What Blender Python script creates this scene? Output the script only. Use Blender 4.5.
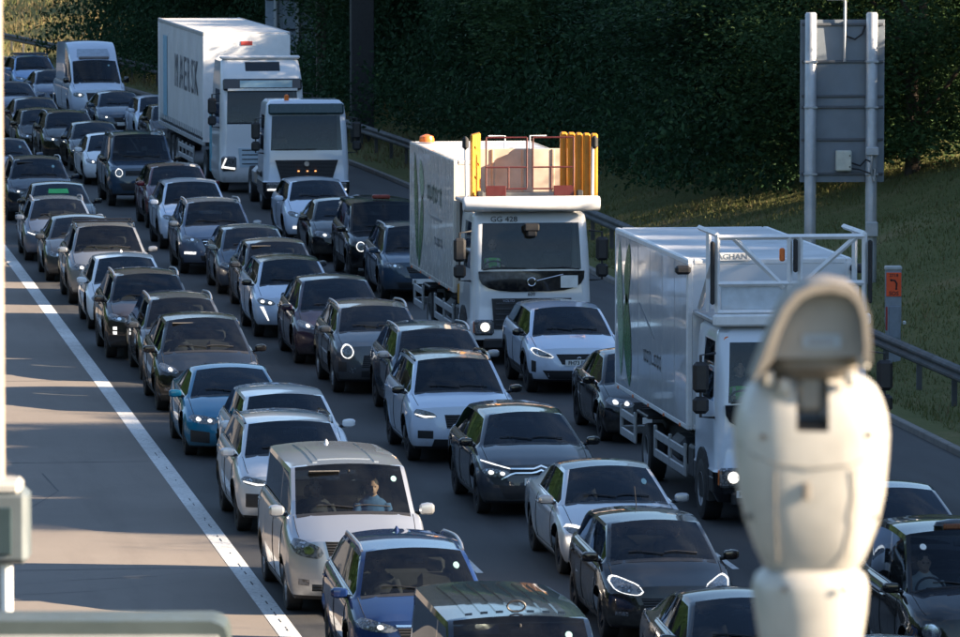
import bpy, bmesh, math, random
import numpy as np
from mathutils import Vector, Matrix
from mathutils.bvhtree import BVHTree
from bisect import bisect_right

R = math.radians
scene = bpy.context.scene
col = scene.collection
for o in list(bpy.data.objects):
    bpy.data.objects.remove(o)

# ------------------------------------------------------------------ camera
CAM_H, F_PX = 10.5, 6200.0
YAW, PITCH = math.atan2(792, 6219.6), math.atan2(494, 6200)
cam_d = bpy.data.cameras.new('camera')
cam = bpy.data.objects.new('camera', cam_d)
col.objects.link(cam)
cam.location = (0, 0, CAM_H)
cam.rotation_euler = (math.pi / 2 - PITCH, 0, -YAW)
cam_d.sensor_width = 36
cam_d.lens = 36 * F_PX / 960
cam_d.clip_start, cam_d.clip_end = 1, 4000
cam_d.dof.use_dof = True
cam_d.dof.focus_distance = 98
cam_d.dof.aperture_fstop = 11
cam_d.dof.aperture_blades = 9
scene.camera = cam

# ------------------------------------------------------------------ sky and sun
SUN_EL, SUN_DIR = R(20), (0.94, -0.34)          # low sun over the trees on the verge side
world = bpy.data.worlds.new('World')
scene.world = world
world.use_nodes = True
wn = world.node_tree.nodes
bg = wn['Background']
sky = wn.new('ShaderNodeTexSky')
sky.sky_type = 'NISHITA'
sky.sun_disc = False
sky.sun_elevation = SUN_EL
sky.sun_rotation = math.atan2(SUN_DIR[0], SUN_DIR[1])
sky.air_density, sky.dust_density, sky.ozone_density = 1.0, 0.1, 2.2
# thin broken cloud all over the sky
wl = world.node_tree.links
wtc = wn.new('ShaderNodeTexCoord'); wmp = wn.new('ShaderNodeMapping'); wmp.inputs['Scale'].default_value = (1, 1, 2.6)
wns = wn.new('ShaderNodeTexNoise'); wns.inputs['Scale'].default_value = 3.2; wns.inputs['Detail'].default_value = 7; wns.inputs['Roughness'].default_value = .58
wrp = wn.new('ShaderNodeValToRGB'); wrp.color_ramp.elements[0].position = .50; wrp.color_ramp.elements[0].color = (0, 0, 0, 1)
wrp.color_ramp.elements[1].position = .72; wrp.color_ramp.elements[1].color = (.45, .45, .45, 1)
wmx = wn.new('ShaderNodeMix'); wmx.data_type = 'RGBA'; wmx.inputs[7].default_value = (3.6, 3.7, 3.9, 1)
wl.new(wtc.outputs['Generated'], wmp.inputs[0]); wl.new(wmp.outputs[0], wns.inputs[0]); wl.new(wns.outputs[0], wrp.inputs[0])
wl.new(wrp.outputs[0], wmx.inputs[0]); wl.new(sky.outputs[0], wmx.inputs[6]); wl.new(wmx.outputs[2], bg.inputs[0])
bg.inputs[1].default_value = 0.062
sun_d = bpy.data.lights.new('sun', 'SUN')
sun_d.energy = 5.0
sun_d.angle = R(0.5)
sun_d.color = (1.0, 0.80, 0.58)
sun = bpy.data.objects.new('sun', sun_d)
col.objects.link(sun)
sv = Vector((SUN_DIR[0] * math.cos(SUN_EL), SUN_DIR[1] * math.cos(SUN_EL), math.sin(SUN_EL)))
sun.rotation_euler = sv.to_track_quat('Z', 'Y').to_euler()
sun.location = (60, -20, 40)
scene.view_settings.view_transform = 'Standard'
scene.view_settings.look = 'None'
scene.view_settings.gamma = 1
scene.view_settings.exposure = 2.25
scene.cycles.max_bounces = 6
scene.cycles.transparent_max_bounces = 12
scene.cycles.caustics_reflective = False
scene.cycles.caustics_refractive = False
scene.cycles.sample_clamp_indirect = 4

# ------------------------------------------------------------------ small helpers
def bend(y):                                     # the carriageway bends away far from the bridge
    return -0.00043 * (y - 150) ** 2 if y > 150 else 0.0

def bend_angle(y):
    return math.atan(-0.00086 * (y - 150)) if y > 150 else 0.0

_Fw = Vector((math.sin(YAW) * math.cos(PITCH), math.cos(YAW) * math.cos(PITCH), -math.sin(PITCH)))
_Rt = Vector((math.cos(YAW), -math.sin(YAW), 0))
_Up = _Rt.cross(_Fw)
def ground_at(px, py, z):                        # survey: where a sight line meets height z
    d = _Fw * F_PX + _Rt * (px - 480) + _Up * (318.5 - py)
    k = (z - CAM_H) / d.z
    return d.x * k, d.y * k

def pchip(pts):
    xs = [p[0] for p in pts]; ys = [p[1] for p in pts]
    n = len(xs)
    h = [xs[i + 1] - xs[i] for i in range(n - 1)]
    dl = [(ys[i + 1] - ys[i]) / h[i] for i in range(n - 1)]
    m = [0.0] * n
    m[0], m[-1] = dl[0], dl[-1]
    for i in range(1, n - 1):
        m[i] = 0 if dl[i - 1] * dl[i] <= 0 else 2 * dl[i - 1] * dl[i] / (dl[i - 1] + dl[i])
    def f(x):
        if x <= xs[0]: return ys[0]
        if x >= xs[-1]: return ys[-1]
        i = bisect_right(xs, x) - 1
        t = (x - xs[i]) / h[i]
        t2, t3 = t * t, t * t * t
        return (2*t3-3*t2+1)*ys[i] + (t3-2*t2+t)*h[i]*m[i] + (-2*t3+3*t2)*ys[i+1] + (t3-t2)*h[i]*m[i+1]
    return f

def lerp(a, b, t): return a + (b - a) * t

def pl(pts, t):                                  # point on a polyline by length fraction
    ds = [math.dist(pts[i], pts[i + 1]) for i in range(len(pts) - 1)]
    s = t * sum(ds)
    for i, d in enumerate(ds):
        if s <= d or i == len(ds) - 1:
            u = 0 if d == 0 else min(1, s / d)
            return tuple(lerp(a, b, u) for a, b in zip(pts[i], pts[i + 1]))
        s -= d

def tag(o, label=None, cat=None, group=None, kind=None):
    if label: o['label'] = label
    if cat: o['category'] = cat
    if group: o['group'] = group
    if kind: o['kind'] = kind
    return o

def empty(name, loc, rz=0.0):
    o = bpy.data.objects.new(name, None)
    col.objects.link(o)
    o.location = loc
    o.rotation_euler = (0, 0, rz)
    o.empty_display_size = 0.3
    return o

def link(name, me, parent=None, loc=None, rot=None, scale=None):
    o = bpy.data.objects.new(name, me)
    col.objects.link(o)
    if parent: o.parent = parent
    if loc: o.location = loc
    if rot: o.rotation_euler = rot
    if scale: o.scale = scale
    return o

def to_mesh(name, v, f, mats, mi=None, smooth=True, angle=32):
    me = bpy.data.meshes.new(name)
    me.from_pydata(v, [], f)
    if not isinstance(mats, (list, tuple)): mats = [mats]
    for m in mats: me.materials.append(m)
    if mi: me.polygons.foreach_set('material_index', mi)
    if smooth:
        me.polygons.foreach_set('use_smooth', [True] * len(me.polygons))
        me.update()
        me.set_sharp_from_angle(angle=R(angle))
    me.update()
    return me

def recalc(me):
    bm = bmesh.new(); bm.from_mesh(me)
    bmesh.ops.recalc_face_normals(bm, faces=bm.faces)
    bm.to_mesh(me); bm.free()
    return me

class MB:
    """collects boxes, tubes and turned shapes for ONE mesh"""
    def __init__(s): s.v, s.f, s.m = [], [], []
    def add(s, v, f, mi=0):
        b = len(s.v)
        s.v += [tuple(p) for p in v]
        s.f += [[i + b for i in q] for q in f]
        s.m += [mi] * len(f)
        return s
    def box(s, c, d, ch=0.0, rot=None, mi=0):
        hx, hy, hz = d[0] / 2, d[1] / 2, d[2] / 2
        ch = min(ch, hx * .9, hy * .9, hz * .9)
        if ch <= 0:
            v = [Vector((x, y, z)) for x in (-hx, hx) for y in (-hy, hy) for z in (-hz, hz)]
            f = [(0,1,3,2),(4,6,7,5),(0,4,5,1),(2,3,7,6),(0,2,6,4),(1,5,7,3)]
        else:
            v, idx = [], {}
            for sx in (-1, 1):
                for sy in (-1, 1):
                    for sz in (-1, 1):
                        for ax in range(3):
                            p = [sx * hx, sy * hy, sz * hz]
                            for k in range(3):
                                if k != ax: p[k] -= (sx, sy, sz)[k] * ch
                            idx[(sx, sy, sz, ax)] = len(v); v.append(Vector(p))
            f = []
            for ax in range(3):
                a, b = [k for k in range(3) if k != ax]
                for sg in (-1, 1):
                    q = []
                    for sa, sb in ((-1,-1),(1,-1),(1,1),(-1,1)):
                        k = [0,0,0]; k[ax] = sg; k[a] = sa; k[b] = sb
                        q.append(idx[(*k, ax)])
                    if (sg == 1) == (ax == 1): q.reverse()
                    f.append(q)
            for ax in range(3):
                a, b = [k for k in range(3) if k != ax]
                for sa in (-1, 1):
                    for sb in (-1, 1):
                        k0 = [0,0,0]; k0[a] = sa; k0[b] = sb; k1 = list(k0)
                        k0[ax] = -1; k1[ax] = 1
                        q = [idx[(*k0, a)], idx[(*k1, a)], idx[(*k1, b)], idx[(*k0, b)]]
                        f.append(q)
            for sx in (-1, 1):
                for sy in (-1, 1):
                    for sz in (-1, 1):
                        f.append([idx[(sx, sy, sz, k)] for k in range(3)])
        if rot:
            mt = Matrix.Rotation(rot[2], 3, 'Z') @ Matrix.Rotation(rot[1], 3, 'Y') @ Matrix.Rotation(rot[0], 3, 'X')
            v = [mt @ p for p in v]
        return s.add([p + Vector(c) for p in v], f, mi)
    def tube(s, path, r, n=8, mi=0, caps=True):
        path = [Vector(p) for p in path]
        rr = r if isinstance(r, (list, tuple)) else [r] * len(path)
        v, f = [], []
        up = None
        for i, p in enumerate(path):
            d = (path[min(i + 1, len(path) - 1)] - path[max(i - 1, 0)]).normalized()
            if up is None:
                up = Vector((0, 0, 1)) if abs(d.z) < .9 else Vector((1, 0, 0))
            a = d.cross(up)
            if a.length < 1e-4: a = d.cross(Vector((0, 1, .1)))
            a.normalize(); b = a.cross(d).normalized(); up = b
            for k in range(n):
                an = 2 * math.pi * k / n
                v.append(p + (a * math.cos(an) + b * math.sin(an)) * rr[i])
        for i in range(len(path) - 1):
            for k in range(n):
                k2 = (k + 1) % n
                f.append((i*n+k, i*n+k2, (i+1)*n+k2, (i+1)*n+k))
        if caps:
            f.append(tuple(range(n))); f.append(tuple((len(path)-1)*n + k for k in reversed(range(n))))
        return s.add(v, f, mi)
    def lathe(s, prof, n=24, axis='z', c=(0,0,0), mi=0, cap=True):
        v, f = [], []
        for (r, h) in prof:
            for k in range(n):
                a = 2 * math.pi * k / n
                p = (r * math.cos(a), r * math.sin(a), h)
                if axis == 'x': p = (h, r * math.cos(a), r * math.sin(a))
                if axis == 'y': p = (r * math.cos(a), h, r * math.sin(a))
                v.append((p[0] + c[0], p[1] + c[1], p[2] + c[2]))
        for i in range(len(prof) - 1):
            for k in range(n):
                k2 = (k + 1) % n
                f.append((i*n+k, i*n+k2, (i+1)*n+k2, (i+1)*n+k))
        if cap:
            f.append(tuple(range(n))); f.append(tuple((len(prof)-1)*n + k for k in range(n)))
        return s.add(v, f, mi)
    def prism(s, poly, axis, a0, a1, mi=0):       # polygon in the two other axes, extruded along axis
        def P(p, a):
            q = list(p); q.insert(axis, a); return tuple(q)
        n = len(poly)
        v = [P(p, a0) for p in poly] + [P(p, a1) for p in poly]
        f = [tuple(range(n)), tuple(range(2*n-1, n-1, -1))]
        f += [(k, n + k, n + (k+1) % n, (k+1) % n) for k in range(n)]
        return s.add(v, f, mi)
    def mesh(s, name, mats, smooth=True, angle=32):
        return recalc(to_mesh(name, s.v, s.f, mats, s.m if isinstance(mats, (list, tuple)) else None, smooth, angle))
    def build(s, name, mats, parent=None, smooth=True, angle=32, **k):
        return link(name, s.mesh(name, mats, smooth, angle), parent, **k)

def B(name, mat, parent, c, d, ch=0.01, rot=None):
    return MB().box(c, d, ch, rot).build(name, mat, parent)

# ------------------------------------------------------------------ materials
MATS = {}
def nodes_of(name):
    m = bpy.data.materials.new(name); m.use_nodes = True
    nt = m.node_tree
    return m, nt, nt.nodes['Principled BSDF']

def noise(nt, scale, detail=4, rough=.55, coord='Object', stretch=None):
    tc = nt.nodes.new('ShaderNodeTexCoord')
    n = nt.nodes.new('ShaderNodeTexNoise')
    n.inputs['Scale'].default_value = scale
    n.inputs['Detail'].default_value = detail
    n.inputs['Roughness'].default_value = rough
    if stretch:
        mp = nt.nodes.new('ShaderNodeMapping'); mp.inputs['Scale'].default_value = stretch
        nt.links.new(tc.outputs[coord], mp.inputs[0]); nt.links.new(mp.outputs[0], n.inputs[0])
    else:
        nt.links.new(tc.outputs[coord], n.inputs[0])
    return n.outputs[0]

def ramp(nt, src, stops):
    r = nt.nodes.new('ShaderNodeValToRGB')
    e = r.color_ramp.elements
    while len(e) < len(stops): e.new(.5)
    for k, (p, c) in enumerate(stops):
        e[k].position = p
        e[k].color = (*c, 1) if isinstance(c, tuple) else (c, c, c, 1)
    nt.links.new(src, r.inputs[0])
    return r.outputs[0]

def mixc(nt, fac, a, b):
    m = nt.nodes.new('ShaderNodeMix'); m.data_type = 'RGBA'
    for s, i in ((fac, 0), (a, 6), (b, 7)):
        if hasattr(s, 'links'): nt.links.new(s, m.inputs[i])
        elif i == 0: m.inputs[0].default_value = s
        else: m.inputs[i].default_value = (*s, 1)
    return m.outputs[2]

def bump(nt, p, h, strength=.3, dist=.01):
    b = nt.nodes.new('ShaderNodeBump')
    b.inputs['Strength'].default_value = strength
    b.inputs['Distance'].default_value = dist
    nt.links.new(h, b.inputs['Height'])
    nt.links.new(b.outputs[0], p.inputs['Normal'])

def plain(name, c, rough=.5, metal=0.0, var=.12, scale=6, coat=0.0, bmp=0.0, spec=.5):
    if name in MATS: return MATS[name]
    m, nt, p = nodes_of(name)
    n = noise(nt, scale, 5)
    dark = tuple(x * (1 - var) for x in c); lite = tuple(min(1, x * (1 + var)) for x in c)
    nt.links.new(ramp(nt, n, [(.3, dark), (.7, lite)]), p.inputs['Base Color'])
    n2 = noise(nt, scale * 2.3, 3)
    nt.links.new(ramp(nt, n2, [(.3, max(0, rough - .08)), (.7, min(1, rough + .1))]), p.inputs['Roughness'])
    p.inputs['Metallic'].default_value = metal
    p.inputs['Coat Weight'].default_value = coat
    p.inputs['Specular IOR Level'].default_value = spec
    if bmp: bump(nt, p, noise(nt, scale * 6, 4), bmp, .01)
    MATS[name] = m
    return m

def paint(name, c, metal=.35, rough=.38):
    """car paint: flake base under clear coat, with road film low down"""
    key = 'paint_' + name
    if key in MATS: return MATS[key]
    m, nt, p = nodes_of(key)
    tc = nt.nodes.new('ShaderNodeTexCoord')
    sp = nt.nodes.new('ShaderNodeSeparateXYZ'); nt.links.new(tc.outputs['Object'], sp.inputs[0])
    n = noise(nt, 3.5, 6, .65)
    ad = nt.nodes.new('ShaderNodeMath'); ad.operation = 'MULTIPLY_ADD'
    nt.links.new(n, ad.inputs[0]); ad.inputs[1].default_value = -.9; ad.inputs[2].default_value = 1.05
    dv = nt.nodes.new('ShaderNodeMath'); dv.operation = 'SUBTRACT'
    nt.links.new(ad.outputs[0], dv.inputs[0]); nt.links.new(sp.outputs[2], dv.inputs[1])
    film = ramp(nt, dv.outputs[0], [(.0, 0.0), (.45, .42)])
    nt.links.new(mixc(nt, film, c, (.16, .145, .125)), p.inputs['Base Color'])
    lum = sum(c) / 3 if c else .1
    p.inputs['Metallic'].default_value = metal * min(1, lum * 3.2)
    p.inputs['Specular IOR Level'].default_value = .06
    nt.links.new(ramp(nt, film, [(0, rough), (.4, .62)]), p.inputs['Roughness'])
    nt.links.new(ramp(nt, film, [(0, 1.0), (.4, .25)]), p.inputs['Coat Weight'])
    n3 = noise(nt, 9, 5, .7)
    nt.links.new(ramp(nt, n3, [(.35, .015), (.75, .07)]), p.inputs['Coat Roughness'])
    MATS[key] = m
    return m

def glow(name, c, e):
    if name in MATS: return MATS[name]
    m, nt, p = nodes_of(name)
    p.inputs['Base Color'].default_value = (.8, .8, .8, 1)
    p.inputs['Emission Color'].default_value = (*c, 1)
    n = noise(nt, 22, 3)
    nt.links.new(ramp(nt, n, [(.3, e * .22), (.65, min(1.0, e) * 1.0)]) if e <= 1 else ramp(nt, n, [(.3, .10 * e / 1.3), (.65, .42 * e / 1.3)]), p.inputs['Emission Strength'])
    if e > 1: p.inputs['Emission Color'].default_value = tuple(min(1, x) for x in c) + (1,)
    p.inputs['Roughness'].default_value = .2
    MATS[name] = m
    return m

def glass(name, tint, refl=(.62, .70, .80)):
    if name in MATS: return MATS[name]
    m, nt, p = nodes_of(name)
    nt.nodes.remove(p)
    out = nt.nodes['Material Output']
    tr = nt.nodes.new('ShaderNodeBsdfTransparent'); tr.inputs[0].default_value = (*tint, 1)
    gl = nt.nodes.new('ShaderNodeBsdfGlossy'); gl.inputs[0].default_value = (*refl, 1); gl.inputs[1].default_value = .015
    fr = nt.nodes.new('ShaderNodeFresnel'); fr.inputs[0].default_value = 1.52
    mx = nt.nodes.new('ShaderNodeMixShader')
    # a film of dust on the outside
    df = nt.nodes.new('ShaderNodeBsdfDiffuse'); df.inputs[0].default_value = (.35, .36, .36, 1)
    mx2 = nt.nodes.new('ShaderNodeMixShader')
    nt.links.new(ramp(nt, noise(nt, 2.5, 6, .7), [(.35, .002), (.75, .016)]), mx2.inputs[0])
    nt.links.new(fr.outputs[0], mx.inputs[0]); nt.links.new(tr.outputs[0], mx.inputs[1]); nt.links.new(gl.outputs[0], mx.inputs[2])
    nt.links.new(mx.outputs[0], mx2.inputs[1]); nt.links.new(df.outputs[0], mx2.inputs[2])
    nt.links.new(mx2.outputs[0], out.inputs[0])
    MATS[name] = m
    return m

M = {}
M['rubber'] = plain('rubber', (.02, .02, .021), .75)
M['plastic'] = plain('black_plastic', (.018, .018, .02), .5)
M['gloss_black'] = plain('gloss_black', (.008, .008, .009), .12, coat=.5)
M['alloy'] = plain('alloy', (.42, .43, .45), .35, .8)
M['alloy_dark'] = plain('alloy_dark', (.05, .05, .055), .35, .6)
M['steel'] = plain('galvanised_steel', (.36, .38, .4), .5, .55, scale=3)
M['steel_dark'] = plain('dark_steel', (.05, .052, .056), .6, .3)
M['chrome'] = plain('chrome', (.75, .76, .78), .12, 1.0)
M['underbody'] = plain('underbody', (.012, .012, .012), .85)
M['cabin'] = plain('cabin_trim', (.022, .022, .024), .8)
M['seat'] = plain('seat_cloth', (.035, .035, .038), .9)
M['cream_trim'] = plain('headlining', (.14, .135, .13), .9)
def lens_mat():
    # clear lens over a chrome and black reflector bowl
    m, nt, p = nodes_of('lamp_lens')
    tc = nt.nodes.new('ShaderNodeTexCoord')
    v = nt.nodes.new('ShaderNodeTexVoronoi'); v.inputs['Scale'].default_value = 16
    nt.links.new(tc.outputs['Object'], v.inputs[0])
    nt.links.new(ramp(nt, v.outputs['Distance'], [(.15, (.42, .44, .47)), (.4, (.035, .037, .04)), (.7, (.16, .17, .18))]), p.inputs['Base Color'])
    nt.links.new(ramp(nt, v.outputs['Distance'], [(.1, .9), (.5, .1)]), p.inputs['Metallic'])
    p.inputs['Roughness'].default_value = .22
    p.inputs['Coat Weight'].default_value = 1; p.inputs['Coat Roughness'].default_value = .02
    return m
M['lamp'] = lens_mat()
M['drl'] = glow('daytime_lamp', (1, .95, .86), 1.3)
M['beam'] = glow('headlamp_lit', (1, .93, .8), 2.6)
M['amber'] = glow('amber_lamp', (1, .35, .05), .8)
M['orange'] = plain('amber_beacon', (.75, .17, .03), .3)
M['white_plate'] = plain('plate_white', (.75, .75, .72), .45)
M['yellow_plate'] = plain('plate_yellow', (.72, .52, .04), .45)
M['ink'] = plain('black_ink', (.01, .01, .012), .6)
M['windscreen'] = glass('windscreen_glass', (.58, .64, .64))
M['side_glass'] = glass('side_glass', (.30, .34, .34))
M['privacy'] = glass('privacy_glass', (.06, .065, .065))
M['lorry_glass'] = glass('lorry_windscreen', (.70, .77, .78))
M['white'] = plain('white_paint', (.78, .79, .8), .35, 0, .05, coat=.4)
M['sticker'] = plain('sticker', (.20, .34, .36), .5)
M['green_card'] = plain('green_card', (.05, .45, .12), .6)

def grille_mat():
    m, nt, p = nodes_of('grille_mesh')
    tc = nt.nodes.new('ShaderNodeTexCoord')
    w = nt.nodes.new('ShaderNodeTexWave'); w.bands_direction = 'Z'; w.inputs['Scale'].default_value = 9
    nt.links.new(tc.outputs['Object'], w.inputs[0])
    nt.links.new(ramp(nt, w.outputs[0], [(.4, .006), (.75, .03)]), p.inputs['Base Color'])
    p.inputs['Roughness'].default_value = .45
    bump(nt, p, w.outputs[0], .6, .02)
    return m
M['grille'] = grille_mat()

FONT_CACHE = {}
def text_part(name, body, size, mat, parent, loc, rot, sx=1.0, depth=.002, bold=False, spacing=1.0):
    key = (body, size, sx, mat.name)
    if key not in FONT_CACHE:
        cu = bpy.data.curves.new('lettering', 'FONT')
        cu.body = body; cu.size = size; cu.align_x = 'CENTER'; cu.align_y = 'CENTER'
        cu.extrude = depth; cu.resolution_u = 2
        cu.space_character = spacing
        if bold: cu.offset = size * .02
        ob = bpy.data.objects.new('tmp_text', cu)
        col.objects.link(ob)
        dg = bpy.context.evaluated_depsgraph_get()
        me = bpy.data.meshes.new_from_object(ob.evaluated_get(dg))
        bpy.data.objects.remove(ob); bpy.data.curves.remove(cu)
        for v in me.vertices: v.co.x *= sx
        me.materials.clear(); me.materials.append(mat)
        FONT_CACHE[key] = me
    return link(name, FONT_CACHE[key], parent, loc, rot)
# ------------------------------------------------------------------ road, verge and markings
def strip(name, x0, x1, y0, y1, z, mat, step=6, kind='structure', nx=1, zf=None, parent=None, curve=True):
    ys = np.arange(y0, y1 + .01, step); v, f = [], []
    for y in ys:
        for k in range(nx + 1):
            x = lerp(x0, x1, k / nx)
            v.append((x + (bend(y) if curve else 0), float(y), zf(x, y) if zf else z))
    m = nx + 1
    for i in range(len(ys) - 1):
        for k in range(nx): f.append((i*m+k, i*m+k+1, (i+1)*m+k+1, (i+1)*m+k))
    o = link(name, to_mesh(name, v, f, mat, None, True, 60), parent)
    if kind and not parent: o['kind'] = kind
    return o

def asphalt():
    m, nt, p = nodes_of('asphalt')
    n1 = noise(nt, .35, 6, .6, stretch=(1, .25, 1)); n2 = noise(nt, 45, 3, .7); n3 = noise(nt, 1.2, 5, .6, stretch=(1, .05, 1))
    c = ramp(nt, n1, [(.3, (.026, .027, .029)), (.7, (.041, .041, .042))])
    c = mixc(nt, ramp(nt, n3, [(.48, 0.0), (.62, .75)]), c, (.017, .017, .018))
    c = mixc(nt, ramp(nt, n2, [(.55, 0.0), (.75, .4)]), c, (.075, .074, .072))
    nt.links.new(c, p.inputs['Base Color'])
    nt.links.new(ramp(nt, n1, [(.3, .62), (.7, .82)]), p.inputs['Roughness'])
    bump(nt, p, n2, .5, .006)
    return m
def concrete():
    m, nt, p = nodes_of('concrete_paving')
    n1 = noise(nt, .22, 6, .65, stretch=(1, .6, 1)); n2 = noise(nt, 30, 4, .7); n3 = noise(nt, .9, 6, .7, stretch=(1, .08, 1))
    c = ramp(nt, n1, [(.25, (.165, .142, .122)), (.75, (.235, .204, .176))])
    c = mixc(nt, ramp(nt, n3, [(.5, 0.0), (.72, .45)]), c, (.125, .104, .088))
    c = mixc(nt, ramp(nt, n2, [(.58, 0.0), (.78, .35)]), c, (.33, .31, .28))
    nt.links.new(c, p.inputs['Base Color'])
    p.inputs['Roughness'].default_value = .85
    bump(nt, p, n2, .4, .005)
    return m
def worn_white():
    m, nt, p = nodes_of('road_paint')
    n1 = noise(nt, 1.3, 6, .7); n2 = noise(nt, 14, 5, .75)
    c = ramp(nt, n2, [(.32, (.30, .30, .29)), (.5, (.70, .70, .68))])
    c = mixc(nt, ramp(nt, n1, [(.35, .35), (.6, 0.0)]), c, (.36, .35, .33))
    nt.links.new(c, p.inputs['Base Color']); p.inputs['Roughness'].default_value = .7
    return m
def grass_mat():
    m, nt, p = nodes_of('verge_grass')
    n1 = noise(nt, .35, 6, .65); n2 = noise(nt, 5, 5, .7)
    c = ramp(nt, n1, [(.3, (.10, .115, .042)), (.55, (.135, .14, .055)), (.75, (.24, .185, .10))])
    c = mixc(nt, ramp(nt, n2, [(.45, .0), (.75, .4)]), c, (.08, .09, .035))
    nt.links.new(c, p.inputs['Base Color']); p.inputs['Roughness'].default_value = .95
    p.inputs['Specular IOR Level'].default_value = .15
    bump(nt, p, n2, .8, .08)
    return m
M['asphalt'], M['concrete'], M['line'], M['grass'] = asphalt(), concrete(), worn_white(), grass_mat()
M['earth'] = plain('far_ground', (.045, .05, .025), .95, 0, .3, .05)

g = strip('ground', -1500, 1500, -300, 3000, -.35, M['earth'], 300, nx=8, curve=False)
strip('carriageway', 7.55, 20.9, -10, 640, 0.0, M['asphalt'], 6, nx=6)
strip('concrete_shoulder', 1.2, 7.55, -10, 640, 0.0, M['concrete'], 6, nx=4)
strip('opposite_carriageway', -16, 1.2, -10, 640, -.006, M['asphalt'], 6, nx=4)
# edge line: two painted strips with ribs between
el = tag(empty('edge_line', (7.55, 100, 0)), kind='structure'); el.location = (0, 0, 0)
strip('painted_strip', 7.51, 7.79, 40, 360, .004, M['line'], 4, parent=el)
rb = MB()
random.seed(3)
y = 60.0
while y < 104:
    if random.random() < .30:
        rb.box((7.66 + bend(y) + random.uniform(-.004, .018), y, .005), (.008 + random.uniform(0, .010), random.uniform(.08, .40), .008), 0)
    y += .24
rbo = rb.build('rumble_ribs', M['asphalt'], el, False); rbo['kind'] = 'stuff'
jt = tag(empty('paving_joint', (0, 0, 0)), kind='structure')
M['sealant'] = plain('bitumen_sealant', (.05, .045, .042), .6, 0, .3, 4)
for y in (72.4, 87.1, 101.9, 117.0, 131.8):
    strip('joint_seal', 1.3, 7.45, y, y + .035, .003, M['sealant'], .035, parent=jt, nx=3)
for pts in ([(4.0, 85.2), (5.2, 85.9), (6.4, 86.2), (7.4, 86.9)], [(3.9, 84.2), (5.4, 84.6), (6.9, 85.6)], [(5.1, 95.0), (5.7, 97.5), (5.6, 100.2)]):
    v = []
    for x, y in pts: v += [(x - .012, y - .012, .0035), (x + .012, y + .012, .0035)]
    link('crack_seal', to_mesh('crack_seal', v, [(2*k, 2*k+1, 2*k+3, 2*k+2) for k in range(len(pts) - 1)], M['sealant'], None, False), jt)
# lane lines, broken, and the solid line at the hard shoulder
lm = tag(empty('lane_line', (0, 0, 0)), kind='structure')
for x in (10.95, 14.60):
    y = 50.0
    while y < 330:
        strip('lane_dash', x - .05, x + .05, y, y + 2.0, .004, M['line'], 1, parent=lm)
        y += 9
strip('shoulder_line', 18.3, 18.5, 40, 400, .004, M['line'], 4)
# kerb and verge
def verge_z(x, y):
    base = pchip([(20.9, .10), (22.6, .12), (24, .35), (27, 1.2), (31, 2.3), (36, 2.7), (60, 3.2)])(x)
    return base + .10 * math.sin(x * 1.3 + y * .21) * min(1, max(0, (x - 23) / 4)) + .07 * math.sin(y * .53 + x * .6) * min(1, max(0, (x - 23) / 4))
ke = MB()
for y in np.arange(60, 330, 3.0):
    xx = 20.98 + bend(y)
    ke.box((xx, float(y) + 1.5, .045), (.14, 2.99, .13), .015, (0, 0, -bend_angle(y)))
ko = ke.build('kerb', plain('kerb_concrete', (.2, .19, .175), .85, 0, .2, 3), None, False); ko['kind'] = 'structure'
strip('verge', 21.05, 60, -10, 640, 0, M['grass'], 2, nx=40, zf=verge_z)

# grass blades on the bank
def grass_mesh(name, n, xr_, yr_, hr, seed, cols):
    rng = np.random.default_rng(seed)
    X = rng.uniform(*xr_, n); Y = rng.uniform(*yr_, n)
    patchy = np.sin(X * .9 + Y * .35) * .5 + np.sin(Y * .8 - X * .4) * .5
    H_ = rng.uniform(*hr, n) * (1 + .5 * patchy)
    A = rng.uniform(0, 2 * np.pi, n); wd = rng.uniform(.010, .026, n) * (hr[1] / .16) ** .5; ln = rng.normal(0, .35, (n, 2))
    v = np.zeros((n, 3, 3)); 
    for k in range(n):
        x = X[k] + bend(Y[k]); z = verge_z(X[k], Y[k])
        dx, dy = math.cos(A[k]) * wd[k], math.sin(A[k]) * wd[k]
        v[k] = ((x - dx, Y[k] - dy, z - .03), (x + dx, Y[k] + dy, z - .03), (x + ln[k, 0] * H_[k], Y[k] + ln[k, 1] * H_[k], z + H_[k]))
    me = bpy.data.meshes.new(name)
    me.from_pydata(v.reshape(-1, 3).tolist(), [], np.arange(3 * n).reshape(-1, 3).tolist())
    for c in cols: me.materials.append(c)
    me.polygons.foreach_set('material_index', rng.integers(0, len(cols), n))
    me.update()
    return link(name, me)
def leafy(name, c1, c2, trans=.35, clump_shade=0):
    m, nt, p = nodes_of(name)
    out = nt.nodes['Material Output']
    oi = nt.nodes.new('ShaderNodeNewGeometry')
    c = ramp(nt, oi.outputs['Random Per Island'], [(0, c1), (1, c2)])
    if clump_shade:
        c = mixc(nt, ramp(nt, noise(nt, clump_shade, 4, .6, 'Object'), [(.38, .75), (.62, 0.0)]), c, tuple(x * .45 for x in c1))  # darker noise patches put clump shading into the leaf colour
    nt.links.new(c, p.inputs['Base Color']); p.inputs['Roughness'].default_value = .6
    p.inputs['Specular IOR Level'].default_value = .08
    tl = nt.nodes.new('ShaderNodeBsdfTranslucent'); nt.links.new(c, tl.inputs[0])
    mx = nt.nodes.new('ShaderNodeMixShader'); mx.inputs[0].default_value = trans
    nt.links.new(p.outputs[0], mx.inputs[1]); nt.links.new(tl.outputs[0], mx.inputs[2]); nt.links.new(mx.outputs[0], out.inputs[0])
    return m
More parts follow.
